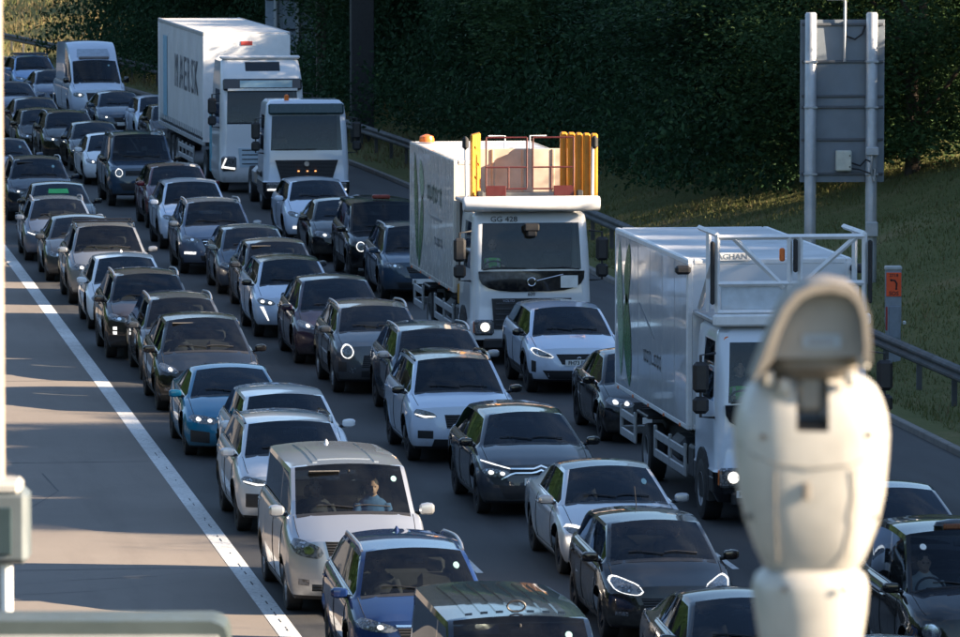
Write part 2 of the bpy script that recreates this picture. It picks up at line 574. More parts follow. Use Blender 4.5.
GB = [leafy('blade_green', (.12, .14, .05), (.17, .18, .07)), leafy('blade_dark', (.09, .105, .04), (.14, .15, .06)), leafy('blade_dry', (.16, .125, .065), (.24, .19, .10))]
go = grass_mesh('grass', 80000, (21.4, 32), (92, 182), (.04, .11), 5, GB[:2] * 3 + GB[2:])
tag(go, 'rough green grass covering the roadside bank', 'grass', kind='stuff')
go = grass_mesh('dry_grass', 40000, (21.4, 36), (186, 370), (.12, .34), 6, [GB[2], GB[2], GB[0]])
tag(go, 'dry golden grass on the far bank', 'grass', kind='stuff')

# ------------------------------------------------------------------ crash barrier
M['barrier'] = plain('weathered_steel', (.075, .078, .08), .7, .1, .35, 1.5)
def barrier(name, label, x, y0, y1, fl=-1):
    root = tag(empty(name, (x, y0, 0)), label, 'barrier')
    prof = [(.0, .50), (.05, .52), (.085, .56), (.085, .60), (.03, .64), (.03, .67), (.085, .71), (.085, .75), (.05, .79), (0, .81)]
    ys = np.arange(y0, y1, 3.2)
    for k, y in enumerate(ys):
        ya, yb = float(y), float(y) + 3.205
        v = [((p[0] * fl) + x + bend(yy) - (x if False else 0), yy, p[1] + .12) for yy in (ya, yb) for p in prof]
        v = [(a - x, b - y0, c) for a, b, c in v]
        n = len(prof)
        f = [(q, q + 1, n + q + 1, n + q) for q in range(n - 1)]
        link('rail', to_mesh('rail', v, f, M['barrier'], None, True, 20), root)
        B('post', M['barrier'], root, (bend(ya) + .07 * -fl, ya - y0 + .1, .42), (.1, .06, .9), .005)
    return root
barrier('crash_barrier', 'galvanised steel crash barrier along foot of the grass bank', 22.3, 86, 300)
barrier('central_barrier', 'galvanised steel barrier beyond left edge of the concrete strip', .9, 30, 130, 1)

# ------------------------------------------------------------------ trees
LEAF = [leafy('leaf_dark', (.022, .058, .028), (.055, .11, .048), .25, .8), leafy('leaf_mid', (.034, .078, .032), (.085, .145, .056), .25, .7)]
M['bark'] = plain('bark', (.05, .038, .028), .9, 0, .35, 9, bmp=.5)
def crown_mesh(seed, n, rx, h, z0, mat, lsz=(.035, .085)):
    rng = np.random.default_rng(seed)
    nc = 150
    # clumps spread through an uneven egg shaped volume
    C = []
    lob = rng.uniform(-.28, .28, 8)
    while len(C) < nc:
        u = rng.normal(0, 1, 3); u /= np.linalg.norm(u)
        r = rng.uniform(.25, 1) ** .45
        az = math.atan2(u[1], u[0])
        k = 1 + sum(lob[q] * math.sin((q + 1) * az + q * 2 + u[2] * 2) * .35 for q in range(8))
        zz = (u[2] * r * .5 + .5)
        wdt = .72 + .5 * math.sin(math.pi * min(1, zz * .9 + .12))
        C.append((u[0] * r * rx * k * wdt, u[1] * r * rx * k * wdt, z0 + zz * (h - z0)))
    C = np.array(C)
    ci = rng.integers(0, nc, n)
    cs = rng.uniform(.35, .8, nc) * rx * .42
    P_ = C[ci] + rng.normal(0, 1, (n, 3)) * cs[ci][:, None] * np.array([.6, .6, .38])
    P_[:, 2] = np.maximum(P_[:, 2], .2 + rng.uniform(0, .4, n))
    S_ = rng.uniform(*lsz, n)
    a = rng.normal(0, 1, (n, 3)); a[:, 2] *= .5; a /= np.linalg.norm(a, axis=1)[:, None]
    b = np.cross(a, rng.normal(0, 1, (n, 3))); b /= np.linalg.norm(b, axis=1)[:, None]
    v = np.stack([P_ - a * S_[:, None], P_ + b * S_[:, None] * .45 , P_ + a * S_[:, None], P_ - b * S_[:, None] * .45], 1)
    me = bpy.data.meshes.new('crown')
    me.from_pydata(v.reshape(-1, 3).tolist(), [], np.arange(4 * n).reshape(-1, 4).tolist())
    me.materials.append(mat); me.update()
    return me, C
def trunk_mesh(seed, h, C):
    rnd = random.Random(seed)
    mb = MB()
    pts = [(rnd.uniform(-.1, .1) * k, rnd.uniform(-.1, .1) * k, h * .75 * k / 6) for k in range(7)]
    mb.tube(pts, [.2, .17, .15, .12, .09, .06, .03], 8)
    for k in range(16):
        c = C[rnd.randrange(len(C))]
        s = pts[rnd.randrange(1, 5)]
        mid = (lerp(s[0], c[0], .5), lerp(s[1], c[1], .5), lerp(s[2], c[2], .5) + .3)
        mb.tube([s, mid, tuple(c)], [.06, .04, .015], 5)
    return mb.mesh('trunk', M['bark'])
TREES = []
for k, (rx, h) in enumerate(((2.6, 8.5), (2.9, 8.0), (2.3, 9.0), (3.0, 8.8), (2.5, 7.6))):
    cm, C = crown_mesh(20 + k, 62000, rx, h, .3, LEAF[k % 2])
    TREES.append((cm, trunk_mesh(k, h, C), h))
def mass(name, label):
    return tag(empty(name, (0, 0, 0)), label, 'wood', kind='stuff')
def tree(x, y, top, label, grp, k, rz, wide=1.0, root=None):
    z = verge_z(min(60, max(21.1, x)), y) - .1
    cm, tm, h = TREES[k % 5]
    s = (top - z) / h
    if root:
        link('crown', cm, root, (x + bend(y), y, z), (0, 0, rz), (wide, wide, s)); link('trunk', tm, root, (x + bend(y), y, z), (0, 0, rz), (1, 1, s))
        return root
    o = tag(empty('broadleaf_tree', (x + bend(y), y, z), rz), label, 'tree', grp)
    link('crown', cm, o, None, None, (wide, wide, s))
    link('trunk', tm, o, None, None, (1, 1, s))
    return o
rnd = random.Random(11)
# trees in view, along the top of the bank
LB1, GR1 = 'dark leafy tree in the dense wood on the bank behind the lorries', 'trees of the dark wood on the bank'
for k, y in enumerate(np.arange(148, 268, 3.8)):
    y = float(y)
    tree(29.8 + rnd.uniform(-1.6, 1.2) - min(3.0, max(0, (y - 165) * .035)), y + rnd.uniform(-1, 1), 10.2 + rnd.uniform(-.9, .8), LB1, GR1, rnd.randrange(5), rnd.uniform(0, 6.28), rnd.choice((.85, 1.1, 1.3, 1.55)))
LB2, GR2 = 'dark leafy tree deep in the wood behind the front row of trees', 'trees deep in the dark wood'
for k, y in enumerate(np.arange(158, 269, 4.8)):
    tall = 196 < y
    tree(34.5 + (2.5 if tall else 0) + rnd.uniform(-1, 1), float(y) + rnd.uniform(-1.5, 1.5), (21.5 if tall else 10.6) + rnd.uniform(-.8, 1.2), LB2, GR2, rnd.randrange(5), rnd.uniform(0, 6.28), 1.7 if tall else 1.35)
# trees beyond the right frame edge, whose tops shade the lanes nearest to them
near_wood = mass('near_wood', 'leafy wood on the near bank beside the hard shoulder')
y = 36.0
while y < 146:
    t = 9.75 + .35 * math.sin(y * .33) + rnd.uniform(-.25, .25)
    if 81 < y < 98: t += 2.0
    tree(33.0, y, t, None, None, rnd.randrange(5), rnd.uniform(0, 6.28), .8, near_wood)
    tree(35.6, y + 1.2, t + .55, None, None, rnd.randrange(5), rnd.uniform(0, 6.28), .8, near_wood)
    y += 2.5
# undergrowth under the wood
um, _ = crown_mesh(77, 40000, 2.2, 1.9, .0, LEAF[0], (.04, .09))
def undergrowth():
    allv, rng = [], np.random.default_rng(9)
    base = np.zeros(len(um.vertices) * 3); um.vertices.foreach_get('co', base); base = base.reshape(-1, 4, 3)
    for y in np.arange(152, 266, 2.6):
        sub = base[rng.integers(0, len(base), 2200)]
        x = 26.4 + rng.uniform(-.9, .9) - min(3.0, max(0, (y - 165) * .035)); z = verge_z(x, y)
        allv.append(sub * np.array([1.15, 1.15, rng.uniform(1.0, 2.2)]) + np.array([x + bend(y), y, z]))
    v = np.concatenate(allv); n = len(v)
    me = bpy.data.meshes.new('undergrowth')
    me.from_pydata(v.reshape(-1, 3).tolist(), [], np.arange(4 * n).reshape(-1, 4).tolist())
    me.materials.append(LEAF[0]); me.update()
    tag(link('undergrowth', me), 'low dark bushes at the foot of the wood', 'undergrowth', kind='stuff')
undergrowth()

# unseen woods across the road and past the bend, added for cars to reflect
LB4 = mass('unseen_opposite_wood', 'unseen sunlit leafy wood across the opposite carriageway')
LB5 = mass('unseen_far_wood', 'unseen tall wood added beyond the bend for reflections')
def wild(x, y, sc, root):
    cm, tm, h = TREES[rnd.randrange(5)]
    lo_, ro_ = (x + bend(y), y, -.4), (0, 0, rnd.uniform(0, 6.28))
    link('crown', cm, root, lo_, ro_, (sc * 1.3, sc * 1.3, sc)); link('trunk', tm, root, lo_, ro_, (sc, sc, sc))
for y in np.arange(20, 330, 6.0): wild(-24 + rnd.uniform(-1.5, 1.5), float(y), rnd.uniform(1.5, 2.0), LB4)
for y in np.arange(336, 640, 8.0): wild(-26 + rnd.uniform(-2, 2), float(y), rnd.uniform(2.2, 2.8), LB5)
for y in np.arange(372, 640, 8.0): wild(33 + rnd.uniform(-2, 2), float(y), rnd.uniform(2.2, 2.8), LB5)
for x in (50, 61, 73):
    for y in np.arange(326, 520, 11.0): wild(x + rnd.uniform(-3, 3), float(y) + rnd.uniform(-3, 3), rnd.uniform(2.7, 3.3), LB5)

# added unseen ridge whose dark slope tones down reflections in car roofs
def added_hill():
    v, f = [], []
    nx, ny = 48, 14
    rr = random.Random(4)
    for j in range(ny + 1):
        for i in range(nx + 1):
            x = lerp(-520, 620, i / nx); t = j / ny
            y = 470 + 420 * t + 60 * math.sin(x * .006)
            ridge = 104 + 14 * math.sin(x * .011 + 1) + 8 * math.sin(x * .031)
            z = -1 + ridge * (.5 - .5 * math.cos(math.pi * min(1, t * 1.7))) * (1 if t < .6 else 1 - (t - .6) * .6) + rr.uniform(-2.5, 2.5) * min(1, t * 6)
            v.append((x, y, z))
    for j in range(ny):
        for i in range(nx): f.append((j*(nx+1)+i, j*(nx+1)+i+1, (j+1)*(nx+1)+i+1, (j+1)*(nx+1)+i))
    m, nt, p = nodes_of('added_slope')
    n1, n2 = noise(nt, .06, 8, .7), noise(nt, .5, 4, .7)
    c = ramp(nt, n1, [(.35, (.018, .024, .026)), (.65, (.034, .042, .042))])  # dark, haze-greyed colour chosen for the reflections
    nt.links.new(c, p.inputs['Base Color']); p.inputs['Roughness'].default_value = 1; p.inputs['Specular IOR Level'].default_value = 0
    bump(nt, p, n2, 1, 6)
    link('added_hills', to_mesh('added_hills', v, f, m, None, True, 70))['kind'] = 'structure'
added_hill()
# ------------------------------------------------------------------ cars
TYPES = {
 'hatch':  dict(L=4.15, W=1.78, H=1.46, wb=2.55, fo=.86, rw=.315, zg=.20, hf=.74, zc=.94, zbr=1.02, tc=1.02, tr=1.78, te=3.55, tt=4.0, wr=0.615),
 'saloon': dict(L=4.75, W=1.84, H=1.43, wb=2.82, fo=.86, rw=.33, zg=.19, hf=.71, zc=.91, zbr=.98, tc=1.28, tr=2.08, te=3.25, tt=4.18, wr=0.605),
 'estate': dict(L=4.72, W=1.83, H=1.46, wb=2.78, fo=.88, rw=.33, zg=.19, hf=.73, zc=.92, zbr=1.0, tc=1.22, tr=1.98, te=4.12, tt=4.6, wr=0.605),
 'suv':    dict(L=4.48, W=1.86, H=1.62, wb=2.68, fo=.88, rw=.36, zg=.25, hf=.88, zc=1.06, zbr=1.14, tc=1.1, tr=1.82, te=3.95, tt=4.36, wr=0.645, clad=1),
 'coupe':  dict(L=4.65, W=1.84, H=1.38, wb=2.81, fo=.82, rw=.34, zg=.17, hf=.69, zc=.89, zbr=.97, tc=1.3, tr=2.1, te=3.0, tt=4.15, wr=0.595),
 'electric': dict(L=4.75, W=1.92, H=1.6, wb=2.89, fo=.87, rw=.36, zg=.2, hf=.76, zc=.98, zbr=1.1, tc=1.08, tr=2.0, te=3.7, tt=4.5, wr=0.645),
 'mpv':    dict(L=5.1, W=1.93, H=1.9, wb=3.2, fo=.9, rw=.335, zg=.22, hf=1.0, zc=1.235, zbr=1.26, tc=1.0, tr=1.7, te=4.85, tt=5.0, wr=0.770, zpeak=.03),
 'transit': dict(L=5.9, W=2.06, H=2.55, wb=3.7, fo=1.0, rw=.35, zg=.25, hf=1.08, zc=1.28, zbr=1.3, tc=.85, tr=1.65, te=5.7, tt=5.82, wr=0.830,
                 roof=[(0, 2.03), (.18, 2.50), (.35, 2.66), (1, 2.60)]),
 'fourbyfour': dict(L=4.6, W=1.98, H=1.95, wb=2.9, fo=.85, rw=.40, zg=.32, hf=1.06, zc=1.2, zbr=1.24, tc=1.2, tr=1.68, te=4.3, tt=4.5, wr=0.730, clad=1, zpeak=.03),
 'cab':    dict(L=4.58, W=1.78, H=1.83, wb=2.89, fo=.8, rw=.34, zg=.22, hf=.86, zc=1.06, zbr=1.08, tc=1.25, tr=1.75, te=3.5, tt=4.3, wr=0.685),
}

def wheel_meshes():
    tyre = MB()
    tyre.lathe([(.66, -.105), (.86, -.112), (.97, -.1), (1.0, -.07), (1.0, .07), (.97, .1), (.86, .112), (.66, .105), (.66, -.105)], 28, 'x', cap=False)
    tm = tyre.mesh('tyre', M['rubber'])
    out = []
    for style, (ns, wd) in enumerate(((5, .2), (10, .1), (7, .13))):
        for mt in ('alloy', 'alloy_dark'):
            r = MB()
            r.lathe([(.70, .085), (.66, .10), (.62, .095), (.60, .02)], 28, 'x', cap=False)
            r.lathe([(.61, -.02), (.3, -.01), (.05, -.01)], 24, 'x', mi=1)
            r.lathe([(.17, .03), (.16, .075), (.07, .085)], 14, 'x')
            for k in range(ns):
                a = 2 * math.pi * k / ns
                cy, cz = math.cos(a), math.sin(a)
                py, pz = -cz, cy
                w0, w1 = wd * .8, wd * .55
                pts = []
                for rad, w, h in ((.12, w0, .07), (.38, w1, .078), (.64, w1 * 1.1, .088)):
                    for sgn in (-1, 1):
                        pts.append((h, cy * rad + py * w * sgn, cz * rad + pz * w * sgn))
                q = [(p[0] - .05, p[1], p[2]) for p in pts]
                r.add(pts + q, [(0,1,3,2),(2,3,5,4),(0,2,8,6),(2,4,10,8),(1,7,9,3),(3,9,11,5)])
            out.append(r.mesh('rim', [M[mt], M['underbody']]))
    return tm, out
TYRE, RIMS = wheel_meshes()

def interior_meshes():
    d = MB()
    d.box((0, 0, 0), (1.36, .42, .2), .06).box((-.36, .2, .06), (.36, .14, .08), .03)
    dash = d.mesh('dashboard', M['cabin'])
    s = MB()
    s.box((0, 0, -.02), (.48, .5, .16), .05)
    s.box((0, .3, .32), (.46, .14, .58), .06, rot=(R(-14), 0, 0))
    seat = s.mesh('seat', M['seat'])
    hr = MB().box((0, 0, 0), (.25, .1, .18), .045, rot=(R(-10), 0, 0)).mesh('headrest', M['seat'])
    b = MB().box((0, 0, -.02), (1.2, .5, .16), .05).box((0, .3, .28), (1.2, .14, .55), .06, rot=(R(-16), 0, 0))
    bench = b.mesh('rear_seat', M['seat'])
    w = MB()
    w.tube([(.185 * math.cos(a), .185 * math.sin(a), 0) for a in [2 * math.pi * k / 20 for k in range(21)]], .016, 6, caps=False)
    w.box((0, 0, -.01), (.3, .05, .02), .008).box((0, -.08, -.01), (.04, .16, .02), .008).box((0, 0, 0), (.12, .1, .03), .012)
    wheel = w.mesh('steering_wheel', M['cabin'])
    rv = MB().box((0, 0, 0), (.24, .05, .07), .02).box((0, -.03, .05), (.03, .03, .09), .01).mesh('rear_view_mirror', M['cabin'])
    return dash, seat, hr, bench, wheel, rv
DASH, SEAT, HEADREST, BENCH, STEER, REARVIEW = interior_meshes()

def grid_groups(quads, verts, mats, parent, root_name='body'):
    """quads: group -> list of faces over the shared vertex list; one object for each group"""
    made = {}
    for g, fs in quads.items():
        ids = sorted({i for q in fs for i in q})
        mp = {i: k for k, i in enumerate(ids)}
        name, mat = mats[g]
        me = to_mesh(name, [verts[i] for i in ids], [[mp[i] for i in q] for q in fs], mat, None, True, 38)
        made[g] = link(name, me, parent)
    return made

def build_car(name, label, cat, S, px, py, paint_mat, group):
    S = {**TYPES[S['type']], **S}
    L, W, H = S['L'], S['W'], S['H']
    tc, tr, te, tt = S['tc'], S['tr'], S['te'], S['tt']
    zg, hf, zc, zbr, wr = S['zg'], S['hf'], S['zc'], S['zbr'], S['wr']
    nose, bulge = S.get('nose', .30) * .82, S.get('bulge', .06)
    t0, tN = nose + bulge, L - .2
    wB = W / 2 - .07
    hl = L / 2
    gx, gy = ground_at(px, py, H - .04 if 'roof' not in S else 2.05)
    gy_front = gy - (tr - .07)
    cy = gy_front + hl
    cx = gx if 'x' not in S else S['x']
    rz = -bend_angle(cy) + S.get('rz', 0)
    root = tag(empty(name, (round(cx, 2), round(cy, 2), 0), rz), label, cat, group)
    # ---- stations
    tB = S.get('tB', tr + .62 if te - tr > 1.2 else tr + .75)
    tC = S.get('tC', min(te + .12, tt - .2))
    ta = tc + .10 * (tr - tc) + .04
    brk = [t0, tc, ta, tr, tB - .045, tB + .045, tC, te, tt, tN]
    brk = sorted(set(round(b, 4) for b in brk))
    axf, axr = S['fo'], S['fo'] + S['wb']
    Ra = S['rw'] + .055
    arch = []
    for a in (axf, axr):
        arch += [a - Ra - .012, a + Ra + .012] + [a + Ra * math.cos(math.pi * k / 10) for k in range(11)]
    st = list(brk)
    for t in arch:
        if t0 + .01 < t < tN - .01 and min(abs(t - b) for b in st) > .008: st.append(t)
    st.sort()
    k = 0
    while k < len(st) - 1:
        if st[k + 1] - st[k] > .15: st.insert(k + 1, (st[k] + st[k + 1]) / 2)
        else: k += 1
    # ---- curves
    zs = pchip([(t0, hf - .035), (t0 + .3, hf + .35 * (zc - hf)), (tc, zc), (tt, zbr), (tN, zbr - .02)]) if tt < tN - .05 and 'roof' not in S else \
         pchip([(t0, hf - .035), (t0 + .3, hf + .35 * (zc - hf)), (tc, zc), (tN, zbr)])
    wbf = pchip([(t0, wB * S.get('wnose', .955)), (t0 + .3, wB * .99), (tc, wB), (tc + 1, wB), (min(te, tN - .2), wB * .985), (tN, wB * .90)])
    if 'roof' in S:
        zr = pchip([(lerp(tr, te, a), z) for a, z in S['roof']])
    else:
        pk = S.get('zpeak', .045)
        zr = pchip([(tr, H - .06 - pk * .8), (lerp(tr, te, .4), H - .06), (te, H - .07 - pk)])
    wrf = pchip([(tr, wr), (lerp(tr, te, .4), wr + .02), (te, wr - .02)])
    shf = pchip([(t0, nose), (tc, S.get('bow', .15)), (tr, .07), (te, -.05), (max(tt, te + .02), -.08), (max(tN, tt + .04), -.14)])
    crown = pchip([(t0, .05), (tc, S.get('hoodcrown', .07))])
    K = 8
    hx = [1, .985, .955, .93, .885] + [.885 * f for f in (.75, .5, .25, 0)]
    verts, vid = [], {}
    def vert(p):
        verts.append(p); return len(verts) - 1
    for i, t in enumerate(st):
        w, z0 = wbf(t), zs(t)
        pts = []
        if t < tc or t >= tt:
            cr = crown(t) if t < tc else .03
            for j, u in enumerate(hx):
                x = w * u
                z = z0 + cr * (1 - u ** 2.4)
                if t < tc and S.get('crease', 1):
                    z += .012 * math.exp(-((u - .62) / .09) ** 2) * min(1, (t - t0) / .3 + .3)
                pts.append((x, z))
        else:
            if t < tr:
                a = (t - tc) / (tr - tc)
                zp, xp = lerp(z0 + .02, zr(tr), a ** .97), lerp(w - .065, wr, a)
                cr = lerp(crown(tc) * .7, .05, a)
            elif t <= te:
                zp, xp, cr = zr(t), wrf(t), .05
            else:
                b = (t - te) / (tt - te)
                zp, xp, cr = lerp(zr(te), z0 + .02, b ** 1.15), lerp(wrf(te), w - .08, b), .05
            p1 = (w - .045, z0 + .022)
            dz = zp - p1[1]
            bow = .025 * max(0, dz)
            pts = [(w, z0), p1, (lerp(p1[0], xp, .9) + bow, lerp(p1[1], zp, .9)), (xp, zp)]
            xi = xp - .055
            pts.append((xi, zp + .016))
            for f in (.75, .5, .25, 0): pts.append((xi * f, zp + .016 + cr * (1 - f * f)))
        for j, (x, z) in enumerate(pts):
            y = t - shf(t) * (1 - (abs(x) / w) ** lerp(3.6, 2.6, min(1, max(0, (t - t0) / .6)))) - hl
            for sg in ((1, -1) if j < K else (1,)):
                vid[(i, j, sg)] = vert((x * sg, y, z))
        vid[(i, K, -1)] = vid[(i, K, 1)]
    quads = {}
    def face(g, q): quads.setdefault(g, []).append(q)
    solid_sides = S.get('panel_sides', 0)
    for i in range(len(st) - 1):
        tm = (st[i] + st[i + 1]) / 2
        for j in range(K):
            for sg in (1, -1):
                q = [vid[(i, j, sg)], vid[(i, j + 1, sg)], vid[(i + 1, j + 1, sg)], vid[(i + 1, j, sg)]]
                if sg == 1: q.reverse()
                g = 'body'
                if j >= 4 and tc < tm < tr: g = 'windscreen'
                elif j >= 4 and te < tm < tt: g = 'rear_window'
                elif j >= 3 and tr < tm < te and 'roofmat' in S: g = 'roof'
                elif j == 1 and ta < tm < tB - .045: g = ('fw', sg)
                elif j == 1 and tB + .045 < tm < tC and not solid_sides: g = ('rw', sg)
                elif j == 1 and tB - .045 < tm < tB + .045: g = ('pl', sg)
                face(g, q)
    # ---- sides, nose and tail hang from the rim of the top sheet
    N = len(st) - 1
    rim = [(0, j, -1) for j in range(0, K)] + [(0, K, 1)] + [(0, j, 1) for j in range(K - 1, -1, -1)]
    rim += [(i, 0, 1) for i in range(1, N + 1)] + [(N, j, 1) for j in range(1, K + 1)] + [(N, j, -1) for j in range(K - 1, -1, -1)]
    rim += [(i, 0, -1) for i in range(N - 1, 0, -1)]
    P = [Vector(verts[vid[r]]) for r in rim]
    n = len(P)
    offs = pchip([(0, -.012), (.12, .025), (.3, .056), (.52, .07), (.78, .062), (.93, .035), (1, 0)])
    fr = S.get('front', [(0, -.05), (.08, .012), (.22, .05), (.4, .06), (.62, .045), (.85, .02), (1, 0)])
    offf = pchip(fr)
    rows = [0, .05, .11, .19, .29, .4, .52, .64, .75, .85, .93, 1]
    colid = []
    for a in range(n):
        p = P[a]
        d = P[(a + 1) % n] - P[a - 1]
        nv = Vector((d.y, -d.x, 0)).normalized()
        if nv.dot(Vector((p.x, p.y, 0))) < 0: nv = -nv
        i, j, sg = rim[a]
        zb = zg
        if j == 0 and 0 < i < N:
            for ax in (axf, axr):
                q = Ra * Ra - (st[i] - ax) ** 2
                if q >= -1e-6: zb = max(zb, S['rw'] + math.sqrt(max(0, q)))
        front = (i == 0 and p.y < 0)
        wgt = nv.x ** 2
        ids = [vid[rim[a]]]
        for f in rows[1:]:
            z = lerp(p.z, zb, f)
            zn = (z - zg) / (p.z - zg)
            o_s = offs(zn)
            if zb > zg + .02: o_s += .018 * f ** 3
            o_f = offf(zn) if p.y < 0 else offs(zn) * 1.1
            o = lerp(o_f, o_s, wgt)
            ids.append(vert((p.x + nv.x * o, p.y + nv.y * o, z)))
        colid.append(ids)
    clad = S.get('clad', 0)
    for a in range(n):
        b = (a + 1) % n
        for r in range(len(rows) - 1):
            q = [colid[a][r], colid[b][r], colid[b][r + 1], colid[a][r + 1]]
            q.reverse()
            low = r >= (8 if clad and rim[a][1] == 0 else 10)
            face('cladding' if low and (clad or r >= 10) else 'body', q)
    roofm = S.get('roofmat')
    mats = {'body': ('body', paint_mat), 'windscreen': ('windscreen', M['windscreen']), 'rear_window': ('rear_window', M['privacy']),
            'roof': ('roof', roofm), 'cladding': ('lower_trim', M['plastic'])}
    sideg = M['privacy'] if S.get('privacy') else M['side_glass']
    for sg in (1, -1):
        mats[('pl', sg)] = ('door_pillar', M['gloss_black'])
        mats[('fw', sg)] = ('side_window', M['side_glass']); mats[('rw', sg)] = ('side_window', sideg)
    allq = [q for fs in quads.values() for q in fs]
    bvh = BVHTree.FromPolygons([Vector(v) for v in verts], allq)
    made = grid_groups(quads, verts, mats, root)

    # ---- pieces laid on the skin
    def cast(o, d):
        h, nn, _, _ = bvh.ray_cast(Vector(o), Vector(d), 6)
        if h is None: return None
        if nn.dot(Vector(d)) > 0: nn = -nn
        return h, nn
    def patch(nm, upper, lower, mat, parent, nu=8, nv=3, off=.006, axis='front', lip=.012):
        g, last = [], None
        for iu in range(nu + 1):
            U, Lw = pl(upper, iu / nu), pl(lower, iu / nu)
            rowp = []
            for iv in range(nv + 1):
                a, z = lerp(U[0], Lw[0], iv / nv), lerp(U[1], Lw[1], iv / nv)
                if axis == 'front': h = cast((a, -hl - 1.5, z), (0, 1, 0))
                elif axis == 'top': h = cast((a, z, H + 1), (0, 0, -1))
                else: h = cast((axis * 2, a - hl, z), (-axis, 0, 0))
                if h is None: h = last
                if h is None: return None
                last = h
                rowp.append(h)
            g.append(rowp)
        v, f = [], []
        for rowp in g:
            for h, nn in rowp: v.append(h + nn * off)
        m = nv + 1
        for iu in range(nu):
            for iv in range(nv):
                f.append((iu*m+iv, (iu+1)*m+iv, (iu+1)*m+iv+1, iu*m+iv+1))
        ring = [iu * m for iu in range(nu + 1)] + [nu * m + iv for iv in range(1, m)] + \
               [iu * m + nv for iu in range(nu - 1, -1, -1)] + [iv for iv in range(nv - 1, 0, -1)]
        fl = [h for rowp in g for h in rowp]
        base = len(v)
        for q in ring: v.append(fl[q][0] - fl[q][1] * lip)
        for q in range(len(ring)):
            q2 = (q + 1) % len(ring)
            f.append((ring[q], ring[q2], base + q2, base + q))
        me = to_mesh(nm, [tuple(p) for p in v], f, mat, None, True, 40)
        return link(nm, recalc(me), parent)
    def mir(poly, sg): return [(x * sg, z) for x, z in poly]
    hw = W / 2
    def ellipse(cx_, cz_, rx, rz_, up, k=9):
        return [(cx_ - rx * math.cos(math.pi * q / (k - 1)), cz_ + (1 if up else -1) * rz_ * math.sin(math.pi * q / (k - 1))) for q in range(k)]
    # headlights
    for sg in (-1, 1):
        if 'round' in S:
            rx, rc, rzc = S['round']
            lampo = patch('headlight', mir(ellipse(rc * hw, rzc, rx, rx * S.get('oval', 1.12), True), sg), mir(ellipse(rc * hw, rzc, rx, rx * S.get('oval', 1.12), False), sg), M['lamp'], root, 12, 6, .012)
            if S.get('drl') == 'ring' and lampo:
                for up in (True, False):
                    patch('daytime_light', mir(ellipse(rc * hw, rzc, rx, rx * 1.12, up, 13), sg), mir(ellipse(rc * hw, rzc, rx * .86, rx * .96, up, 13), sg), M['drl'], lampo, 14, 2, .02)
            elif lampo:
                patch('lamp_bowl', mir(ellipse(rc * hw, rzc, rx * .8, rx * .9, True), sg), mir(ellipse(rc * hw, rzc, rx * .8, rx * .9, False), sg), M['chrome'], lampo, 10, 4, .018)
        else:
            xi, xo, zil, ziu, zol, zou = S.get('hl', (.48, .90, hf - .13, hf - .06, hf - .10, hf + .01))
            up = [(xi * hw, ziu), (lerp(xi, xo, .55) * hw, lerp(ziu, zou, .62)), (xo * hw, zou)]
            lo = [(xi * hw, zil), (lerp(xi, xo, .6) * hw, lerp(zil, zol, .35)), (xo * hw, zol)]
            def lens(a, b, n_=11):
                uu, ll = [], []
                for q in range(n_):
                    t_ = q / (n_ - 1)
                    U_, L_ = pl(a, t_), pl(b, t_)
                    k_ = (1 - abs(2 * t_ - 1) ** 5) ** .5
                    mx_, mz_ = (U_[0] + L_[0]) / 2, (U_[1] + L_[1]) / 2
                    uu.append((mx_, mz_ + (U_[1] - mz_) * k_)); ll.append((mx_, mz_ + (L_[1] - mz_) * k_))
                return uu, ll
            up, lo = lens(up, lo)
            lampo = patch('headlight', mir(up, sg), mir(lo, sg), M['lamp'], root, 12, 4, .007)
            if lampo is None: continue
            d = S.get('drl', 'pods')
            mt = M['drl']
            if d == 'strip':
                u2 = [(x, lerp(z, lo[q][1], .70)) for q, (x, z) in enumerate(up)]
                patch('daytime_light', mir([pl(u2, q) for q in (.04, .5, .92)], sg), mir([pl(lo, q) for q in (.06, .5, .9)], sg), mt, lampo, 8, 1, .014)
            elif d == 'topstrip':
                l2 = [(x, lerp(z, lo[q][1], .28)) for q, (x, z) in enumerate(up)]
                patch('daytime_light', mir(up, sg), mir(l2, sg), mt, lampo, 8, 1, .014)
            elif d in ('pods', 'onepod', 'beam'):
                mt = M['beam'] if d == 'beam' else mt
                for fr_ in ((.3, .66) if d == 'pods' else (.42,)):
                    u_, l_ = pl(up, fr_), pl(lo, fr_)
                    r_ = abs(u_[1] - l_[1]) * .27
                    c_ = ((u_[0] + l_[0]) / 2, (u_[1] + l_[1]) / 2)
                    patch('lamp_pod', mir(ellipse(c_[0], c_[1], r_ * 1.25, r_, True, 7), sg), mir(ellipse(c_[0], c_[1], r_ * 1.25, r_, False, 7), sg), mt, lampo, 6, 3, .014)
            elif d == 'ring':
                cxm, czm = sum(p[0] for p in up + lo) / 22, sum(p[1] for p in up + lo) / 22
                shr = lambda ps, s: [(cxm + (x - cxm) * s, czm + (z - czm) * s) for x, z in ps]
                patch('daytime_light', mir(up, sg), mir(shr(up, .90), sg), mt, lampo, 10, 1, .014)
                patch('daytime_light', mir(shr(lo, .90), sg), mir(lo, sg), mt, lampo, 10, 1, .014)
            elif d == 'off':
                u_, l_ = pl(up, .45), pl(lo, .45)
                r_ = abs(u_[1] - l_[1]) * .28
                c_ = ((u_[0] + l_[0]) / 2, (u_[1] + l_[1]) / 2)
                patch('lamp_bowl', mir(ellipse(c_[0], c_[1], r_ * 1.3, r_, True, 7), sg), mir(ellipse(c_[0], c_[1], r_ * 1.3, r_, False, 7), sg), M['chrome'], lampo, 6, 3, .012)
